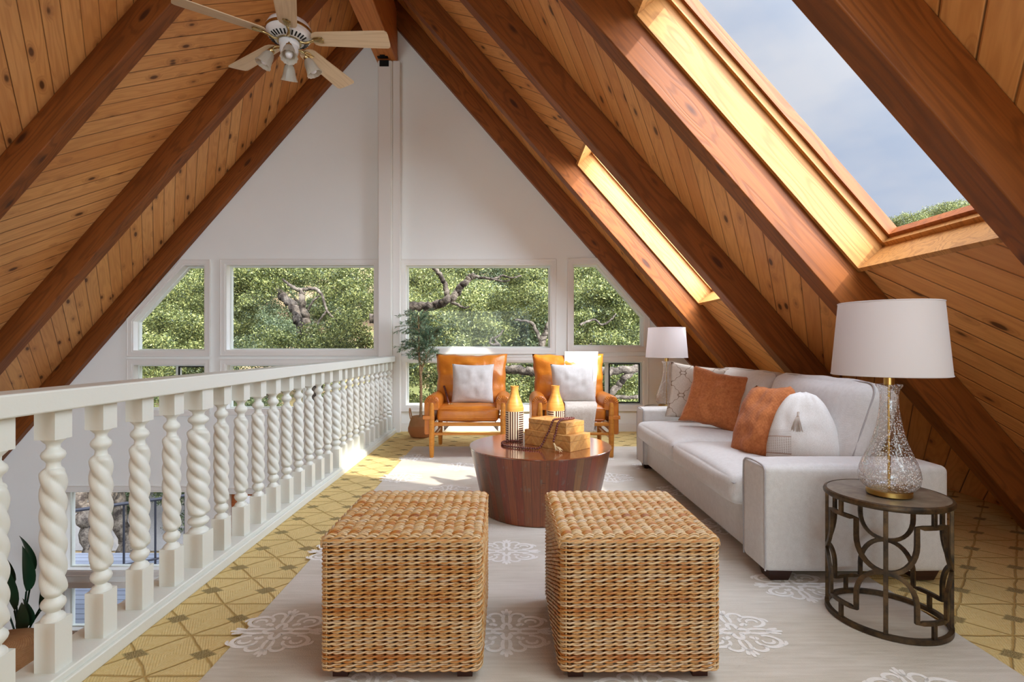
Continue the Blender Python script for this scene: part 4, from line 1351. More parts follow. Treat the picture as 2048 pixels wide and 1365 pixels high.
# throw
def throw():
    t = thing('throw_blanket', (0.672, 5.44, 0), 0, 'cream woven throw draped over back and seat of the right armchair', 'throw')
    prof = [(0.46, 0.62), (0.45, 0.80), (0.425, 0.92), (0.38, 1.005), (0.335, 1.025), (0.280, 1.012), (0.225, 0.95), (0.172, 0.86), (0.135, 0.74), (0.105, 0.62), (0.065, 0.535), (0.02, 0.520), (-0.14, 0.522), (-0.28, 0.518),
            (-0.345, 0.502), (-0.372, 0.455), (-0.376, 0.36), (-0.378, 0.262)]
    pts = smooth_path([(0, a, b_ + 0.002) for a, b_ in prof], 5)
    m = MB(); n = len(pts); K = 14; vs = []
    for i, p in enumerate(pts):
        s = i / (n - 1)
        xl = -0.03 + (-0.125 + 0.03) * max(0, (s - 0.2) / 0.8); xr = 0.345 + (0.165 - 0.345) * max(0, (s - 0.2) / 0.8)
        for j in range(K + 1):
            u = j / K; x = xl + (xr - xl) * u
            w = 0.004 * math.sin(u * 17 + s * 4) + 0.006 * mnoise.noise(Vector((u * 4, s * 9, 2)))
            vs.append((x, p.y - abs(w) * (1 if s > 0.25 else -1), p.z + abs(w) * 0.4))
    fs = [(i * (K + 1) + j, i * (K + 1) + j + 1, (i + 1) * (K + 1) + j + 1, (i + 1) * (K + 1) + j) for i in range(n - 1) for j in range(K)]
    m.add(vs, fs)
    o = m.build('blanket', MT['throw'], t, sharp=180)
    so = o.modifiers.new('thick', 'SOLIDIFY'); so.thickness = 0.006; so.offset = 0
    return t
throw()
garland('bead_strand', [(-0.665, 5.60, 0.66), (-0.640, 5.52, 0.62), (-0.618, 5.45, 0.57), (-0.600, 5.36, 0.535), (-0.585, 5.30, 0.520)], 0.011, 'dark bead strand tucked into the corner of the left armchair', ((-0.585, 5.30, 0.512), (-0.56, 5.25, 0.50)))

# ------------------------------------------------------------------ sofa
def sofa():
    t = thing('sofa', (1.18, 2.40, 0.0), 0, 'pale grey sofa with two seat cushions under the sloping roof', 'sofa')
    o = Vector((1.18, 2.40, 0))
    L = 2.37
    fab = MT['sofa']
    def S(name, c, size, r, bulge=(0,0,0), n=10, M=None, wob=0.0, seed=0):
        m = MB(); m.soft(Vector(c) - o, size, r, bulge, n, M, wob, seed); return m.build(name, fab, t, sharp=80)
    S('base', (1.60, 3.585, 0.18), (0.76, 1.98, 0.235), 0.015, n=4)
    arms = {}; arms[2.515] = S('arm', (1.605, 2.515, 0.302), (0.85, 0.225, 0.485), 0.028, (0.004, 0.008, 0.008), n=8)
    arms[4.655] = S('arm', (1.605, 4.655, 0.302), (0.85, 0.225, 0.485), 0.028, (0.004, 0.008, 0.008), n=8)
    for yc in (2.515, 4.655):
        m = MB()
        pts = [(1.186, yc - 0.108, 0.065), (1.184, yc - 0.109, 0.30), (1.184, yc - 0.108, 0.50), (1.186, yc - 0.100, 0.532), (1.187, yc - 0.075, 0.544), (1.186, yc, 0.549), (1.187, yc + 0.075, 0.544), (1.186, yc + 0.100, 0.532), (1.184, yc + 0.108, 0.50), (1.184, yc + 0.109, 0.30), (1.186, yc + 0.108, 0.065)]
        m.tube([Vector(p) - o for p in smooth_path(pts, 4)], 0.0042, 6)
        m.build('arm_piping', MT['piping'], arms[yc])
    for k, yc in enumerate((3.105, 4.065)):
        cu_ = S('seat_cushion', (1.475, yc, 0.368), (0.70, 0.955, 0.145), 0.045, (0.012, 0.004, 0.035), n=12, wob=0.004, seed=k)
        m = MB()
        a, b_ = yc - 0.462, yc + 0.462
        for z in (0.408,):
            m.tube([Vector(p) - o for p in smooth_path([(1.42, a - 0.008, z), (1.17, a - 0.004, z), (1.138, a + 0.03, z), (1.128, yc, z + 0.004), (1.138, b_ - 0.03, z), (1.17, b_ + 0.004, z), (1.42, b_ + 0.008, z)], 8)], 0.0038, 6)
        m.build('seat_piping', MT['piping'], cu_)
    M = Matrix.Translation(Vector((1.93, 3.585, 0.0)) - o) @ Matrix.Rotation(R(14), 4, 'Y')
    m = MB(); m.soft((0.03, 0, 0.30), (0.11, 2.10, 0.46), 0.03, n=4, M=M); m.build('back', fab, t, sharp=80)
    for k, yc in enumerate((3.110, 4.070)):
        M = Matrix.Translation(Vector((1.845, yc, 0.655)) - o) @ Matrix.Rotation(R(19), 4, 'Y')
        m = MB(); m.soft((0, 0, 0), (0.20, 0.955, 0.50), 0.075, (0.045, 0.006, 0.018), n=14, M=M, wob=0.012, seed=k + 4); bc_ = m.build('back_cushion', fab, t, sharp=80)
        m = MB(); ring = []
        for (sy, sz) in ((-1, -1), (1, -1), (1, 1), (-1, 1)):
            pass
        hw, hh = 0.472, 0.246; rc = 0.07; pts = []
        for cx, cz, a0 in ((hw - rc, hh - rc, 0), (-hw + rc, hh - rc, 90), (-hw + rc, -hh + rc, 180), (hw - rc, -hh + rc, 270)):
            for q in range(6):
                a = R(a0 + 18 * q); pts.append(M @ Vector((-0.062, cx + rc * math.cos(a), cz + rc * math.sin(a))))
        m.tube(pts, 0.004, 6, loop=True); m.build('cushion_piping', MT['piping'], bc_)
    for x, y in ((1.265, 2.475), (1.94, 2.475), (1.265, 4.68), (1.94, 4.68)):
        m = MB(); m.frustum((x - o.x, y - o.y, 0.0095), (0.085, 0.085), (0.115, 0.115), 0.056); m.build('leg', MT['darkwood'], t, bevel=0.004)
    return t
sofa()
SP = 'sofa pillows'
pillow((1.600, 4.375, 0.705), (-0.18, -1, 0.22), R(7), 0.49, 0.47, 0.15, MT['quatre'], 'cream pillow with brown trellis pattern at the far sofa arm', seed=11, seam=MT['tassel'])
pillow((1.585, 3.98, 0.690), (-0.55, -0.8, 0.26), R(11), 0.46, 0.46, 0.17, MT['orange'], 'rust textured pillow leaning in front of the trellis pillow', seed=12, wr=0.026, pinch=0.13)
pillow((1.525, 3.08, 0.655), (-0.86, -0.36, 0.30), R(-3), 0.42, 0.43, 0.20, MT['orange'], 'rust textured pillow slumped behind the white tassel pillow', seed=13, wr=0.016, sag=0.03, topnarrow=0.45)
tp = pillow((1.590, 2.82, 0.642), (-0.62, -0.74, 0.22), R(-2), 0.36, 0.42, 0.18, MT['printed'], 'white pillow with tassel and printed brown panel', seed=14, pinch=0.02, topnarrow=0.92, sag=0.02)
m = MB()
rg = random.Random(1)
for k in range(26):
    a = rg.uniform(-0.032, 0.032); b_ = rg.uniform(-0.01, 0.01)
    m.tube(smooth_path([(0.0 + a * 0.2, -0.118, 0.062), (a * 0.5, -0.132 + b_ * 0.4, 0.035), (a, -0.128 + b_, -0.012 + rg.uniform(-0.008, 0.006))], 3), 0.002, 5)
m.tube([(0, -0.108, 0.085), (0, -0.118, 0.062)], 0.006, 8)
m.build('tassel', MT['tassel'], tp)

# ------------------------------------------------------------------ round metal side tables
def side_table():
    t = thing('side_table')
    H, rr = 0.500, 0.203
    m = MB(); m.lathe([(0.10, H - 0.024), (0.208, H - 0.024), (0.216, H - 0.018), (0.2175, H - 0.010), (0.214, H - 0.002), (0.206, H + 0.001), (0.203, H - 0.002)], 56); m.build('rim', MT['bronze'], t)
    m = MB(); m.lathe([(0.205, H - 0.010), (0.205, H - 0.001)], 56); m.build('table_top', MT['stone'], t)
    def cyl(pts, w, d, name):
        """strip following the drum: pts are (angle in degrees, height)"""
        m = MB()
        for path in pts:
            q = []
            for i in range(len(path) - 1):
                (a0, h0), (a1, h1) = path[i], path[i + 1]
                nn = max(1, int(abs(a1 - a0) / 5))
                for k in range(nn): q.append((a0 + (a1 - a0) * k / nn, h0 + (h1 - h0) * k / nn))
            q.append(path[-1])
            P3 = [Vector((rr * math.cos(R(a)), rr * math.sin(R(a)), h)) for a, h in q]
            up = [Vector((math.cos(R(a)), math.sin(R(a)), 0)) for a, h in q]
            m.tube(P3, 0.0095, 4, up=up, flat=(0.9, 1.15))
        return m.build(name, MT['bronze'], t, bevel=0.0015)
    m = MB()
    ringp = [Vector((rr * math.cos(2 * math.pi * i / 56), rr * math.sin(2 * math.pi * i / 56), 0.011)) for i in range(56)]
    m.tube(ringp, 0.0115, 4, loop=True, up=[Vector((p.x, p.y, 0)).normalized() for p in ringp], flat=(1, 1.1)); m.build('base_ring', MT['bronze'], t)
    for q in range(4):
        A = 90 * q
        cyl([[(A, 0.012), (A, H - 0.02)]], 1, 1, 'upright')
        arcs = []
        for sg in (-1, 1):
            up = [(A + sg * 45, 0.425), (A + sg * 27, 0.425), (A + sg * 27, 0.36)]
            for k in range(0, 10):
                a = math.pi / 2 * k / 9; up.append((A + sg * 27 * math.cos(a), 0.36 - 0.113 * math.sin(a)))
            arcs.append(up)
            lo = [(A + sg * 45, 0.078), (A + sg * 27, 0.078), (A + sg * 27, 0.135)]
            for k in range(0, 10):
                a = math.pi / 2 * k / 9; lo.append((A + sg * 27 * math.cos(a), 0.135 + 0.112 * math.sin(a)))
            arcs.append(lo)
        cyl(arcs, 1, 1, 'lattice')
        cyl([[(A + 45, 0.425), (A + 45, H - 0.02)]], 1, 1, 'stub'); cyl([[(A + 45, 0.012), (A + 45, 0.078)]], 1, 1, 'stub')
    return t
t1 = side_table(); t1.location = (1.525, 2.11, 0.0095); t1.rotation_euler = (0, 0, R(-126))
tag(t1, 'round bronze lattice side table at the near end of the sofa', 'side table', 'bronze side tables')
t2 = copy_tree(t1); t2.location = (1.545, 5.05, 0.0095)
tag(t2, 'dark side table behind the far sofa arm', 'side table', 'bronze side tables')

# ------------------------------------------------------------------ table lamps
def lamp():
    t = thing('table_lamp')
    m = MB(); m.lathe([(0.074, 0.0), (0.077, 0.003), (0.077, 0.018), (0.074, 0.021)], 40); m.build('base', MT['goldbrass'], t)
    prof = [(0.060, 0.0215), (0.085, 0.030), (0.100, 0.050), (0.1045, 0.078), (0.101, 0.105), (0.090, 0.140), (0.072, 0.185), (0.056, 0.230), (0.044, 0.280), (0.036, 0.330), (0.0315, 0.375), (0.0310, 0.410), (0.036, 0.432), (0.0455, 0.446), (0.0455, 0.452), (0.020, 0.4525)]
    prof = [(r, z * 0.96) for r, z in prof]
    m = MB(); m.lathe(prof, 48, ends=(True, False)); m.build('glass_body', MT['seeded'], t, sharp=60)
    m = MB(); m.lathe([(0.005, 0.022), (0.005, 0.44)], 10); m.build('rod', MT['goldbrass'], t)
    m = MB(); m.lathe([(0.018, 0.434), (0.018, 0.478), (0.008, 0.480), (0.008, 0.52)], 20); m.build('neck', MT['goldbrass'], t)
    m = MB(); m.lathe([(0.028, 0.53), (0.032, 0.56), (0.028, 0.60), (0.014, 0.625)], 16); m.build('bulb', MT['bulb'], t)
    m = MB()
    for a in (0, 120, 240): m.tube([(0, 0, 0.735), (0.168 * math.cos(R(a)), 0.168 * math.sin(R(a)), 0.752)], 0.002, 5)
    m.tube([(0, 0, 0.52), (0, 0, 0.74)], 0.0025, 6)
    m.build('shade_frame', MT['goldbrass'], t)
    m = MB(); m.lathe([(0.197, 0.470), (0.172, 0.758), (0.1705, 0.758), (0.1955, 0.470)], 64, ends=(False, False))
    n = 64
    m.f += [(3 * n + j, 3 * n + (j + 1) % n, (j + 1) % n, j) for j in range(n)]; m.fm += [0] * n
    ls = m.build('lamp_shade', MT['shade'], t, sharp=60)
    for r, z in ((0.1965, 0.4725), (0.1725, 0.7555)):
        m = MB(); m.tube([(r * math.cos(2 * math.pi * i / 64), r * math.sin(2 * math.pi * i / 64), z) for i in range(64)], 0.0024, 6, loop=True)
        m.build('shade_trim', MT['shade'], ls)
    return t
l1 = lamp(); l1.location = (1.512, 2.075, 0.5115)
tag(l1, 'large seeded glass lamp on the near side table', 'table lamp', 'seeded glass lamps')
l2 = copy_tree(l1); l2.location = (1.540, 5.05, 0.5115)
tag(l2, 'far glass lamp with white shade beside the window', 'table lamp', 'seeded glass lamps')

# ------------------------------------------------------------------ ceiling fan
def fan():
    cx, cy, zb = -1.515, 3.66, 3.25
    t = thing('ceiling_fan', (cx, cy, zb), 0, 'ceiling fan with five pale wood blades and four glass lights', 'ceiling fan')
    m = MB(); m.lathe([(0.013, 0.10), (0.013, 1.36)], 14); m.build('downrod', MT['fanwhite'], t)
    m = MB(); m.lathe([(0.02, 1.33), (0.065, 1.36), (0.07, 1.43)], 24); m.build('canopy', MT['fanwhite'], t)
    m = MB(); m.lathe([(0.075, -0.032), (0.10, -0.028), (0.135, -0.012), (0.150, 0.012), (0.150, 0.055), (0.135, 0.085), (0.09, 0.115), (0.03, 0.14)], 48); mh = m.build('motor_housing', MT['fanwhite'], t)
    m = MB(); m.lathe([(0.1495, 0.026), (0.153, 0.028), (0.153, 0.046), (0.1495, 0.048)], 48, ends=(False, False)); m.build('brass_band', MT['brass'], mh)
    m = MB()
    for k in range(30):
        if k % 6 == 0: continue
        a = R(12 * k + 2)
        M = Matrix.Rotation(a, 4, 'Z') @ Matrix.Translation((0.113, 0, -0.0235)) @ Matrix.Rotation(R(-26), 4, 'Y')
        m.box((-0.018, -0.0045, -0.003), (0.018, 0.0045, 0.001), M)
    m.build('vent_slot', MT['black'], mh)
    m = MB(); m.lathe([(0.03, -0.125), (0.055, -0.12), (0.062, -0.10), (0.060, -0.065), (0.068, -0.055), (0.068, -0.035)], 32); m.build('light_hub', MT['fanwhite'], t)
    m = MB(); m.lathe([(0.070, -0.036), (0.080, -0.040), (0.080, -0.030)], 32, ends=(False, False)); m.build('hub_ring', MT['brass'], t)
    for k in range(5):
        a = R(72 * k + 1)
        M = Matrix.Rotation(a, 4, 'Z') @ Matrix.Translation((0, 0, -0.012)) @ Matrix.Rotation(R(-12), 4, 'X')
        outline = [(0.17, -0.050), (0.20, -0.062), (0.62, -0.078), (0.675, -0.078), (0.690, -0.066), (0.694, -0.04), (0.694, 0.04), (0.690, 0.066), (0.675, 0.078), (0.62, 0.078), (0.20, 0.062), (0.17, 0.050), (0.155, 0.02), (0.155, -0.02)]
        m = MB(); m.prism(outline, -0.003, 0.003, 'z'); o = m.build('blade', MT['blade'], t, bevel=0.001); o.matrix_local = M
        m = MB()
        m.tube(smooth_path([(0.07, 0, -0.018), (0.10, 0.006, -0.026), (0.135, 0.010, -0.018), (0.17, 0.0, -0.010)], 5), [0.009] * 15 + [0.008], 8)
        m.lathe([(0.004, -0.012), (0.022, -0.010), (0.026, -0.006), (0.022, -0.002)], 16, M=Matrix.Translation((0.20, 0, 0)) @ Matrix.Diagonal((1.6, 0.95, 1, 1)))
        for q in range(-2, 3):
            m.tube([(0.165, 0, -0.012), (0.235, q * 0.011, -0.011)], [0.005, 0.006], 6)
        o = m.build('blade_bracket', MT['brass'], t, sharp=60); o.matrix_local = M
    for k in range(4):
        a = R(90 * k + 22)
        M = Matrix.Rotation(a, 4, 'Z')
        m = MB(); m.tube(smooth_path([(0.045, 0, -0.085), (0.075, 0, -0.080), (0.098, 0, -0.092), (0.110, 0, -0.115)], 5), 0.0065, 8)
        m.lathe([(0.012, 0), (0.020, 0.006), (0.022, 0.022)], 16, M=Matrix.Translation((0.121, 0, -0.139)) @ Matrix.Rotation(R(155 - 180), 4, 'Y'))
        o = m.build('light_arm', MT['brass'], t, sharp=60); o.matrix_local = M
        TM = Matrix.Translation((0.118, 0, -0.132)) @ Matrix.Rotation(R(180 - 28), 4, 'Y')
        def rf(an, z): return 1 + (0.05 * math.cos(12 * an)) * max(0, z - 0.03) / 0.08
        m = MB(); m.lathe([(0.020, 0.0), (0.030, 0.012), (0.038, 0.035), (0.042, 0.065), (0.048, 0.092), (0.056, 0.108), (0.054, 0.108), (0.046, 0.092), (0.040, 0.065), (0.036, 0.035), (0.028, 0.014), (0.018, 0.003)], 48, M=TM, ends=(False, False), rf=rf)
        sh = m.build('glass_shade', MT['tulip'], t, sharp=60); sh.matrix_local = M
        m = MB(); m.lathe([(0.008, 0.01), (0.012, 0.03), (0.022, 0.055), (0.026, 0.075), (0.020, 0.094), (0.006, 0.101)], 20, M=TM)
        bu = m.build('bulb', MT['bulb'], sh, sharp=60)
    m = MB(); m.tube([(0.02, -0.02, -0.12), (0.021, -0.02, -0.17)], 0.0015, 5); m.build('pull_chain', MT['brass'], t)
fan()

# ------------------------------------------------------------------ potted olive tree
def leaf_quads(m, base, direction, L, Wd, curl=0.0, up=Vector((0, 0, 1))):
    d = Vector(direction).normalized()
    sd2 = d.cross(up)
    if sd2.length < 1e-4: sd2 = Vector((1, 0, 0))
    sd2.normalize(); nn = sd2.cross(d)
    b0 = Vector(base)
    a = b0; mid1 = b0 + d * (L * 0.4) + sd2 * (Wd / 2) + nn * curl * L * 0.1; mid2 = b0 + d * (L * 0.4) - sd2 * (Wd / 2) + nn * curl * L * 0.1; tip = b0 + d * L - nn * curl * L * 0.15
    m.add([a, mid1, tip, mid2], [(0, 1, 2, 3)])
def olive():
    t = thing('potted_olive_tree', (-1.03, 6.30, 0.0), 0, 'slender olive tree in a belly basket by the post', 'potted tree')
    m = MB(); m.lathe([(0.095, 0.0), (0.12, 0.012), (0.148, 0.07), (0.150, 0.11), (0.140, 0.14)], 40); m.build('basket_bottom', MT['basketdark'], t)
    m = MB(); m.lathe([(0.1405, 0.14), (0.132, 0.175), (0.112, 0.235), (0.105, 0.25), (0.100, 0.25), (0.105, 0.22)], 40, ends=(False, False)); m.build('basket_top', MT['basket'], t)
    m = MB(); m.lathe([(0.001, 0.225), (0.108, 0.225)], 24, ends=(False, False)); m.build('soil', plain('moss', srgb(110, 92, 66), 0.9, bump=0.8, scale=60), t)
    for s in (-1, 1):
        m = MB(); m.tube(smooth_path([(s * 0.112, -0.045, 0.22), (s * 0.125, -0.045, 0.29), (s * 0.130, -0.02, 0.335), (s * 0.130, 0.02, 0.335), (s * 0.125, 0.045, 0.29), (s * 0.112, 0.045, 0.22)], 6), 0.007, 8); m.build('handle', MT['basket'], t)
    rng = random.Random(11)
    m = MB(); lm = MB()
    def branch(pts, r0, r1):
        q = smooth_path(pts, 6); n = len(q); m.tube(q, [r0 + (r1 - r0) * i / (n - 1) for i in range(n)], 8); return q
    branch([(0, 0, 0.2), (0.005, 0, 0.5), (0.0, 0.0, 0.75), (-0.01, 0.0, 0.95)], 0.018, 0.014)
    tr = branch([(0.0, 0.0, 0.72), (-0.02, 0.0, 1.0), (-0.02, 0.0, 1.25), (-0.03, 0, 1.45)], 0.013, 0.005)
    tr2 = branch([(0.0, 0.0, 0.72), (0.03, 0, 0.86), (0.09, 0.0, 1.05), (0.13, 0, 1.22)], 0.011, 0.004)
    starts = []
    for q in (tr, tr2):
        for p in q[len(q) // 3:]: starts.append(p)
    for k in range(90):
        p = rng.choice(starts)
        a = rng.uniform(0, 6.283); ln = rng.uniform(0.12, 0.30)
        d = Vector((math.cos(a) * 1.0, math.sin(a) * 0.55, rng.uniform(-0.15, 0.9)))
        if p.x < -0.01: d.x -= 0.25
        d.normalize()
        e = p + d * ln + Vector((0, 0, -0.03 if ln > 0.22 else 0))
        e.y = min(e.y, 0.30); e.z = min(e.z, 1.60)
        q = smooth_path([p, p.lerp(e, 0.5) + Vector((0, 0, 0.03)), e], 8)
        m.tube(q, [0.003 - 0.002 * i / (len(q) - 1) for i in range(len(q))], 5)
        for i, w in enumerate(q[2:]):
            for s in range(3):
                dd = (q[min(i + 3, len(q) - 1)] - q[i + 1]); 
                if dd.length < 1e-5: dd = d
                dd = dd.normalized() + Vector((rng.uniform(-1, 1), rng.uniform(-0.7, 0.7), rng.uniform(-0.9, 0.7))) * 0.9
                leaf_quads(lm, w, dd, rng.uniform(0.035, 0.06), rng.uniform(0.012, 0.018), rng.uniform(-1, 1))
    m.build('trunk', MT['twig'], t, sharp=180)
    lm.build('foliage', MT['olive'], t, sharp=180)
olive()

# ------------------------------------------------------------------ plant and woven pouf in the hall below
def bop():
    t = thing('bird_of_paradise_plant', (-5.42, 5.85, ZL), 0, 'dark broad-leaved plant in the hall below, beyond the railing', 'potted plant')
    m = MB(); m.lathe([(0.13, 0.0), (0.16, 0.05), (0.19, 0.40), (0.18, 0.40), (0.165, 0.36)], 32); m.build('pot', MT['white'], t)
    m = MB(); m.lathe([(0.001, 0.36), (0.17, 0.36)], 20, ends=(False, False)); m.build('soil', plain('dark_soil', srgb(50, 38, 30), 0.9), t)
    stems = [((0.02, 0, 0.36), (0.16, -0.10, 1.05), 0.62, 0.21, 0.3), ((0.0, 0, 0.36), (0.05, -0.12, 0.85), 0.75, 0.20, 0.02), ((0.02, 0, 0.36), (0.26, -0.05, 0.80), 0.80, 0.20, 0.5), ((0.02, 0, 0.36), (0.10, -0.15, 0.62), 0.50, 0.20, 0.6), ((0, 0, 0.36), (0.30, 0.05, 0.98), 0.55, 0.15, 0.75), ((0, 0, 0.36), (-0.02, -0.05, 1.1), 0.60, 0.17, -0.2), ((0, 0, 0.36), (0.22, -0.15, 0.70), 0.42, 0.17, 0.35),
             ((0, 0, 0.36), (-0.2, 0.0, 0.9), 0.6, 0.17, -0.6), ((0.0, 0, 0.36), (0.10, 0.05, 1.2), 0.50, 0.14, 0.1)]
    for (a, b_, L, Wd, lean) in stems:
        m = MB(); q = smooth_path([a, Vector(a).lerp(Vector(b_), 0.5) + Vector((0.0, 0, 0.05)), b_], 8); m.tube(q, 0.009, 8); m.build('stem', MT['bop'], t)
        m = MB(); d = Vector((lean, -0.15, 1)).normalized(); side = Vector((1, -0.25, -lean)).normalized(); n = 10; vs = []
        nn = d.cross(side)
        for i in range(n + 1):
            s = i / n; w = Wd / 2 * math.sin(math.pi * min(1, s ** 0.75)) ** 0.8 if 0 < s < 1 else 0.002
            c = Vector(b_) + d * (L * s) - nn * (0.12 * s * s)
            for q_ in (-1, -0.5, 0, 0.5, 1): vs.append(c + side * (w * q_) + nn * (0.12 * abs(q_) * w))
        m.add(vs, [(i * 5 + j, i * 5 + j + 1, (i + 1) * 5 + j + 1, (i + 1) * 5 + j) for i in range(n) for j in range(4)])
        m.build('leaf', MT['bop'], t, sharp=180)
bop()
pf = thing('woven_pouf', (-5.08, 5.30, ZL), 0, 'tan woven pouf in the hall below, seen through the balusters', 'pouf')
m = MB(); m.lathe([(0.26, 0.0), (0.30, 0.05), (0.33, 0.30), (0.33, 0.60), (0.29, 0.74), (0.18, 0.79), (0.001, 0.80)], 40); m.build('pouf_body', MT['basket'], pf, sharp=60)
st = pillow((-5.38, 5.22, ZL + 0.92), (0.5, -0.8, 0.5), R(20), 0.40, 0.30, 0.14, fabric('striped_grey_cloth', srgb(200, 196, 196), srgb(120, 116, 116), 60), 'small striped grey cushion resting by the pouf in the hall', seed=21)
# ------------------------------------------------------------------ outside: hillside, oaks, deck, house
def terrain(x, y):
    z = -4.2
    if y > 13: z += (y - 13) * 0.27
    z += 0.6 * mnoise.noise(Vector((x * 0.07, y * 0.07, 0))) * min(1, max(0, (y - 12) / 8))
    if x > 8: z += (x - 8) * 0.05
    return z
m = MB(); nx, ny = 60, 50; vs = []
for j in range(ny + 1):
    for i in range(nx + 1):
        x = -60 + 120 * i / nx; y = 7.4 + 85 * (j / ny) ** 1.3
        vs.append((x, y, terrain(x, y)))
m.add(vs, [(j * (nx + 1) + i, j * (nx + 1) + i + 1, (j + 1) * (nx + 1) + i + 1, (j + 1) * (nx + 1) + i) for j in range(ny) for i in range(nx)])
tag(m.build('hillside', MT['ground'], sharp=180), 'dry hillside rising behind the house', kind='structure')
m = MB(); vs = []
for i in range(31):
    x = -30 + 2 * i; c = 13.2 + 0.02 * (x + 9) ** 2 * 0.2
    vs += [(x, c, terrain(x, c) + 0.06), (x, c + 3.6, terrain(x, c + 3.6) + 0.06)]
m.add(vs, [(2 * i, 2 * i + 2, 2 * i + 3, 2 * i + 1) for i in range(30)])
tag(m.build('road', MT['road']), 'pale road below the house, seen through the hall window', kind='structure')
m = MB(); m.box((-9.5, 6.95, -2.85), (-2.0, 9.6, -2.70))
tag(m.build('deck', MT['deck']), 'grey board deck outside the hall windows', kind='structure')
dr = thing('deck_railing', (-7.4, 8.0, -2.70), 0, 'dark grey metal deck railing outside the hall window', 'railing')
p0, p1 = Vector((-0.6, -0.2, 1.13)), Vector((2.7, 2.0, 1.13))
d_ = (p1 - p0); 
m = MB(); m.tube([p0, p1], 0.028, 8, flat=(1, 1)); m.build('top_rail', MT['deckrail'], dr)
m = MB(); m.tube([p0 - Vector((0, 0, 1.03)), p1 - Vector((0, 0, 1.03))], 0.02, 8); m.build('bottom_rail', MT['deckrail'], dr)
m = MB(); m.box((-0.012, -0.012, 0.0), (0.012, 0.012, 1.11)); me_p = m.mesh('picket', MT['deckrail'])
for k in range(18):
    q = p0 + d_ * ((k + 0.5) / 18); add_child(me_p, 'picket', dr, (q.x, q.y, 0.01))

rngn = np.random.default_rng(7)
def clumps(blobs, k, seed):
    rg = random.Random(seed); out = []
    for c, r in blobs:
        for i in range(k):
            d = Vector((rg.gauss(0, 1), rg.gauss(0, 1), rg.gauss(0, 1))).normalized() * rg.uniform(0.4, 1.0)
            w = rg.uniform(0.22, 0.42)
            out.append(((c[0] + d.x * r[0], c[1] + d.y * r[1], c[2] + d.z * r[2]), (r[0] * w, r[1] * w, r[2] * w * 0.8)))
    return out
def leaf_cloud(name, blobs, count, size, mat, seed, shell=0.55):
    """blobs: (centre, radii). many small leaf quads"""
    rg = np.random.default_rng(seed)
    vol = np.array([b[1][0] * b[1][1] * b[1][2] for b in blobs]) ** 0.7; vol = vol / vol.sum()
    pick = rg.choice(len(blobs), count, p=vol)
    cen = np.array([b[0] for b in blobs])[pick]; rad = np.array([b[1] for b in blobs])[pick]
    d = rg.normal(size=(count, 3)); d /= np.linalg.norm(d, axis=1)[:, None]
    r = (shell + (1 - shell) * rg.random(count) ** 0.6)[:, None]
    r = r * (1 + 0.18 * np.sin(d[:, :1] * 9 + pick[:, None]) * np.cos(d[:, 2:3] * 8 + pick[:, None] * 2))
    p = cen + d * r * rad + rg.normal(size=(count, 3)) * size * 1.5
    a = rg.normal(size=(count, 3)); a /= np.linalg.norm(a, axis=1)[:, None]
    b = np.cross(a, rg.normal(size=(count, 3))); b /= np.linalg.norm(b, axis=1)[:, None]
    s = (size * (0.6 + 0.8 * rg.random(count)))[:, None]
    v = np.empty((count, 4, 3)); v[:, 0] = p - a * s; v[:, 1] = p + b * s * 0.5; v[:, 2] = p + a * s; v[:, 3] = p - b * s * 0.5
    me = bpy.data.meshes.new(name)
    me.vertices.add(count * 4); me.vertices.foreach_set('co', v.reshape(-1))
    me.loops.add(count * 4); me.loops.foreach_set('vertex_index', np.arange(count * 4))
    me.polygons.add(count); me.polygons.foreach_set('loop_start', np.arange(count) * 4); 
    me.update(calc_edges=True); me.materials.append(mat)
    return me
def limb(m, pts, r0, r1, n=8, seg=9):
    q = smooth_path(pts, n); k = len(q)
    rg = random.Random(len(pts) * 7 + int(abs(q[0].x) * 10))
    q = [p + Vector((rg.uniform(-1, 1), rg.uniform(-1, 1), rg.uniform(-1, 1))) * r0 * 0.18 for p in q]
    r0 *= 0.6; r1 *= 0.6
    m.tube(q, [(r0 + (r1 - r0) * i / (k - 1)) * rg.uniform(0.88, 1.12) for i in range(k)], seg)

# background oaks: three crowns reused, each tree its own objects
protos = []
for s in range(3):
    rg = random.Random(s + 20); blobs = []
    for k in range(60):
        a = rg.uniform(0, 6.283); el = rg.uniform(-0.75, 1.4); q_ = rg.uniform(0.75, 1.05)
        rr_ = 2.6 * math.cos(el) * q_; z = 2.3 * math.sin(el) * q_
        w_ = rg.uniform(0.40, 0.85); blobs.append(((rr_ * math.cos(a), rr_ * math.sin(a), z), (w_, w_, w_ * 0.62)))
    cr = leaf_cloud('foliage', blobs, 60000, 0.042, MT['leaf'] if s != 1 else MT['leaf2'], s + 1)
    m = MB(); limb(m, [(0, 0, -5.5), (0.1, 0.1, -3), (-0.1, 0, -0.5)], 0.28, 0.16)
    for k in range(6):
        a = k * 1.05 + s; limb(m, [(0, 0, -2.6 + 0.3 * k), (1.0 * math.cos(a), 1.0 * math.sin(a), -1.4 + 0.3 * k), (2.2 * math.cos(a + .3), 2.2 * math.sin(a + .3), -0.5 + 0.35 * k)], 0.12, 0.03)
    protos.append((cr, m.mesh('trunk', MT['bark'], 180)))
def tree(x, y, zc, s, k, rz, label, group=None, squash=1.0, name='oak_tree'):
    t = thing(name, (x, y, zc), rz, label, 'tree', group)
    t.scale = (s, s, s * squash)
    add_child(protos[k][1], 'trunk', t, (0, 0, 0)); add_child(protos[k][0], 'foliage', t, (0, 0, 0))
    return t
G = 'oaks covering the hillside beyond the windows'
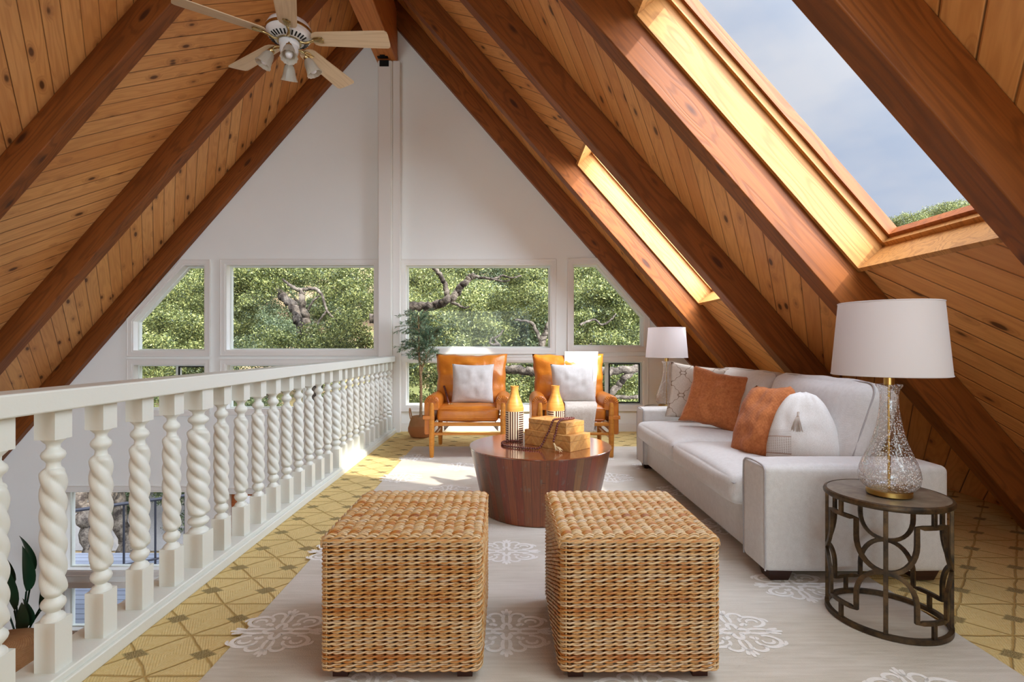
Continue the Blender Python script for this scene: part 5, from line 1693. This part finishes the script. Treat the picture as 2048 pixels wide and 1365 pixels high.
spots = [(-14.5, 20, -0.6, 1.15), (-10.6, 23, 0.0, 1.0), (-12.6, 16, -2.2, 0.75), (-1.0, 17.5, 0.6, 1.0), (1.4, 16.8, 0.3, 0.95), (3.9, 17.5, 0.7, 1.05), (6.2, 18.5, 0.4, 1.1),
         (-1.6, 14.5, -2.4, 0.8), (1.2, 14.2, -2.2, 0.75), (4.2, 14.6, -1.9, 0.8), (-9.6, 15.5, -3.3, 0.6), (9.5, 22, 0.8, 1.2),
         (-20, 32, 1.6, 1.4), (-14.5, 38, 3.0, 1.5), (-17, 28, -0.2, 1.1), (-6.5, 40, 3.4, 1.5), (-1.5, 36, 3.0, 1.5), (4.5, 34, 3.0, 1.5), (10, 38, 3.6, 1.5), (-24, 44, 4.0, 1.6), (-2.8, 27, 1.6, 1.2), (15, 30, 2.5, 1.4)]
for i, (x, y, z, s) in enumerate(spots):
    far = y > 26
    if far: z = terrain(x, y) + 1.6 * s
    lab = ('distant oak high on the far hillside' if y > 26 else ('green oak on the slope beyond the left windows' if x < -2 else 'green oak on the slope beyond the right windows'))
    tree(x, y, z, s, i % 3, i * 1.3, lab, ('distant oaks on the far hillside' if far else ('oaks beyond the left windows' if x < -2 else 'oaks beyond the right windows')))
tree(21.2, 27.5, 6.2, 0.70, 0, 0.4, 'lower, left one of two treetops at the lower edge of the big skylight')
tree(23.3, 27.9, 6.7, 0.75, 2, 2.0, 'taller, right one of two treetops at the lower edge of the big skylight')

# near oak left of the post
na = thing('oak_tree', (0, 0, 0), 0, 'gnarled oak with bare forked trunk behind the large left window', 'tree')
m = MB()
def Q(*l): return [P(x, y, Y) for x, y, Y in l]
limb(m, Q((640, 900, 10.6), (632, 780, 10.6), (622, 700, 10.6), (612, 660, 10.6), (592, 632, 10.7)), 0.26, 0.17)
limb(m, Q((618, 690, 10.6), (600, 640, 10.8), (585, 612, 11.0), (562, 590, 11.2), (548, 578, 11.4)), 0.22, 0.10)
limb(m, Q((626, 680, 10.6), (612, 640, 10.5), (604, 600, 10.4), (602, 580, 10.4)), 0.15, 0.075)
limb(m, Q((602, 582, 10.4), (588, 576, 10.3), (575, 568, 10.3), (566, 560, 10.3)), 0.07, 0.035)
limb(m, Q((602, 580, 10.4), (630, 578, 10.4), (644, 592, 10.3), (654, 622, 10.2), (672, 640, 10.2), (684, 655, 10.2)), 0.06, 0.02)
limb(m, Q((654, 622, 10.2), (640, 640, 10.2), (634, 652, 10.2)), 0.04, 0.02)
limb(m, Q((616, 620, 10.4), (628, 600, 10.3), (640, 592, 10.3)), 0.04, 0.025)
m.build('trunk', MT['bark'], na, sharp=180)
blobs = []
rg = random.Random(33)
for (x, y, Y, r) in [(500, 560, 11.2, 0.8), (470, 545, 11.5, 0.9), (540, 545, 11.8, 0.8), (690, 560, 11.0, 0.75), (730, 600, 10.8, 0.8), (700, 680, 10.5, 0.8), (740, 690, 10.3, 0.6), (520, 690, 10.4, 0.65), (560, 700, 10.0, 0.55), (480, 640, 12, 0.45),
                     (640, 545, 11.5, 0.5), (680, 620, 12, 0.5), (600, 710, 9.8, 0.5), (650, 700, 11.5, 0.7), (360, 600, 11.5, 1.0), (320, 680, 11.2, 1.0), (390, 660, 11.0, 0.8), (350, 720, 10.6, 0.9), (410, 590, 12, 0.7)]:
    blobs.append((tuple(P(x, y, Y)), (r * 1.1, r, r * 0.7)))
me = leaf_cloud('foliage', clumps(blobs, 12, 5), 110000, 0.024, MT['leaf'], 50, 0.35)
add_child(me, 'foliage', na, (0, 0, 0))

# near oak right of the post
nb_ = thing('oak_tree', (0, 0, 0), 0, 'spreading oak whose pale limb crosses the large right window', 'tree')
m = MB()
limb(m, Q((740, 640, 9.8), (780, 622, 9.7), (822, 614, 9.5), (862, 613, 9.4), (888, 603, 9.3), (908, 592, 9.3), (922, 574, 9.3), (938, 556, 9.3), (948, 553, 9.3)), 0.16, 0.075)
limb(m, Q((896, 600, 9.3), (893, 580, 9.3), (884, 556, 9.3), (868, 535, 9.3), (856, 520, 9.3)), 0.085, 0.055)
limb(m, Q((945, 553, 9.3), (968, 556, 9.2), (990, 558, 9.1), (1005, 552, 9.1), (1025, 556, 9.0), (1042, 552, 9.0)), 0.05, 0.018)
limb(m, Q((982, 557, 9.1), (1002, 563, 9.1), (1020, 561, 9.1)), 0.035, 0.02)
limb(m, Q((902, 606, 9.3), (916, 610, 9.2), (926, 616, 9.2), (938, 614, 9.2)), 0.05, 0.02)
limb(m, Q((1150, 820, 10.5), (1115, 740, 10.5), (1085, 690, 10.5), (1092, 665, 10.5), (1104, 640, 10.5)), 0.16, 0.07)
limb(m, Q((1085, 695, 10.5), (1072, 660, 10.5), (1060, 645, 10.5), (1030, 640, 10.5)), 0.08, 0.03)
limb(m, Q((1010, 705, 9.9), (990, 680, 9.9), (1000, 670, 9.9), (1006, 660, 9.9)), 0.05, 0.02)
limb(m, Q((1000, 690, 9.5), (980, 688, 9.5), (985, 675, 9.5)), 0.05, 0.02)
# heavy limbs behind the low windows
limb(m, Q((1010, 740, 9.5), (1050, 742, 9.4), (1110, 752, 9.3), (1180, 748, 9.2), (1240, 742, 9.2), (1300, 735, 9.2)), 0.13, 0.12)
limb(m, Q((1210, 800, 9.2), (1235, 775, 9.2), (1250, 755, 9.2), (1278, 735, 9.2), (1290, 715, 9.2)), 0.11, 0.08)
limb(m, Q((1200, 795, 9.3), (1240, 795, 9.2), (1300, 793, 9.2)), 0.07, 0.05)
limb(m, Q((1160, 650, 10.0), (1188, 640, 10.0), (1204, 650, 10), (1222, 640, 10), (1232, 628, 10)), 0.04, 0.02)
m.build('trunk', MT['bark'], nb_, sharp=180)
blobs = []
for (x, y, Y, r) in [(830, 560, 10.8, 0.6), (850, 660, 10.5, 0.8), (920, 660, 10.8, 0.8), (1000, 620, 11, 0.9), (1060, 590, 11, 0.8), (980, 700, 11, 0.7), (1080, 560, 11.5, 0.6), (1170, 560, 11, 0.8), (1200, 620, 11, 0.9), (1250, 670, 10.8, 0.8), (1160, 690, 10.8, 0.7),
                     (820, 720, 10.2, 0.7), (860, 790, 10, 0.8), (1030, 790, 10.6, 0.6), (1040, 540, 10.5, 0.4), (930, 535, 11, 0.4), (1240, 770, 10.6, 0.7), (1140, 800, 10.6, 0.7), (1290, 610, 10.6, 0.7)]:
    blobs.append((tuple(P(x, y, Y)), (r * 1.1, r, r * 0.7)))
me = leaf_cloud('foliage', clumps(blobs, 12, 5), 110000, 0.024, MT['leaf'], 51, 0.35)
add_child(me, 'foliage', nb_, (0, 0, 0))

# oak trunk by the deck
nc = thing('oak_tree', (0, 0, 0), 0, 'pale leaning oak trunk outside the hall window, behind the deck railing', 'tree')
m = MB()
limb(m, Q((215, 1300, 10.6), (200, 1180, 10.6), (180, 1080, 10.6), (160, 1000, 10.6), (140, 900, 10.6), (150, 800, 10.8)), 0.34, 0.22)
limb(m, Q((360, 1280, 11.5), (330, 1180, 11.5), (275, 1130, 11.5), (246, 1070, 11.5), (235, 900, 11.5)), 0.36, 0.20)
m.build('trunk', MT['bark'], nc, sharp=180)
me = leaf_cloud('foliage', [(tuple(P(x, y, Y)), (r, r, r * 0.8)) for x, y, Y, r in [(160, 860, 11, 1.2), (240, 870, 11.5, 1.3), (330, 930, 13, 0.9), (90, 940, 12, 1.0)]], 12000, 0.05, MT['leaf'], 52, 0.35)
add_child(me, 'foliage', nc, (0, 0, 0))

# a white house across the valley
hh = thing('hill_house', (-24.5, 62, 5.0), 0.1, 'white house far up the hill behind the left window', 'house')
m = MB(); m.box((-3.6, -2, -1.5), (3.6, 2, 1.2)); m.build('wall', MT['white'], hh)
m = MB(); m.prism([(-4.0, 1.2), (4.0, 1.2), (3.2, 1.9), (-3.2, 1.9)], -2.4, 2.4, 'y'); m.build('roof', plain('white_roof', srgb(225, 222, 218), 0.7), hh)
for x in (-2.2, 0.1, 2.3):
    m = MB(); m.box((x - 0.6, -2.05, -0.5), (x + 0.6, -2.0, 0.6)); m.build('window', plain('dark_window', srgb(70, 80, 92), 0.2), hh)
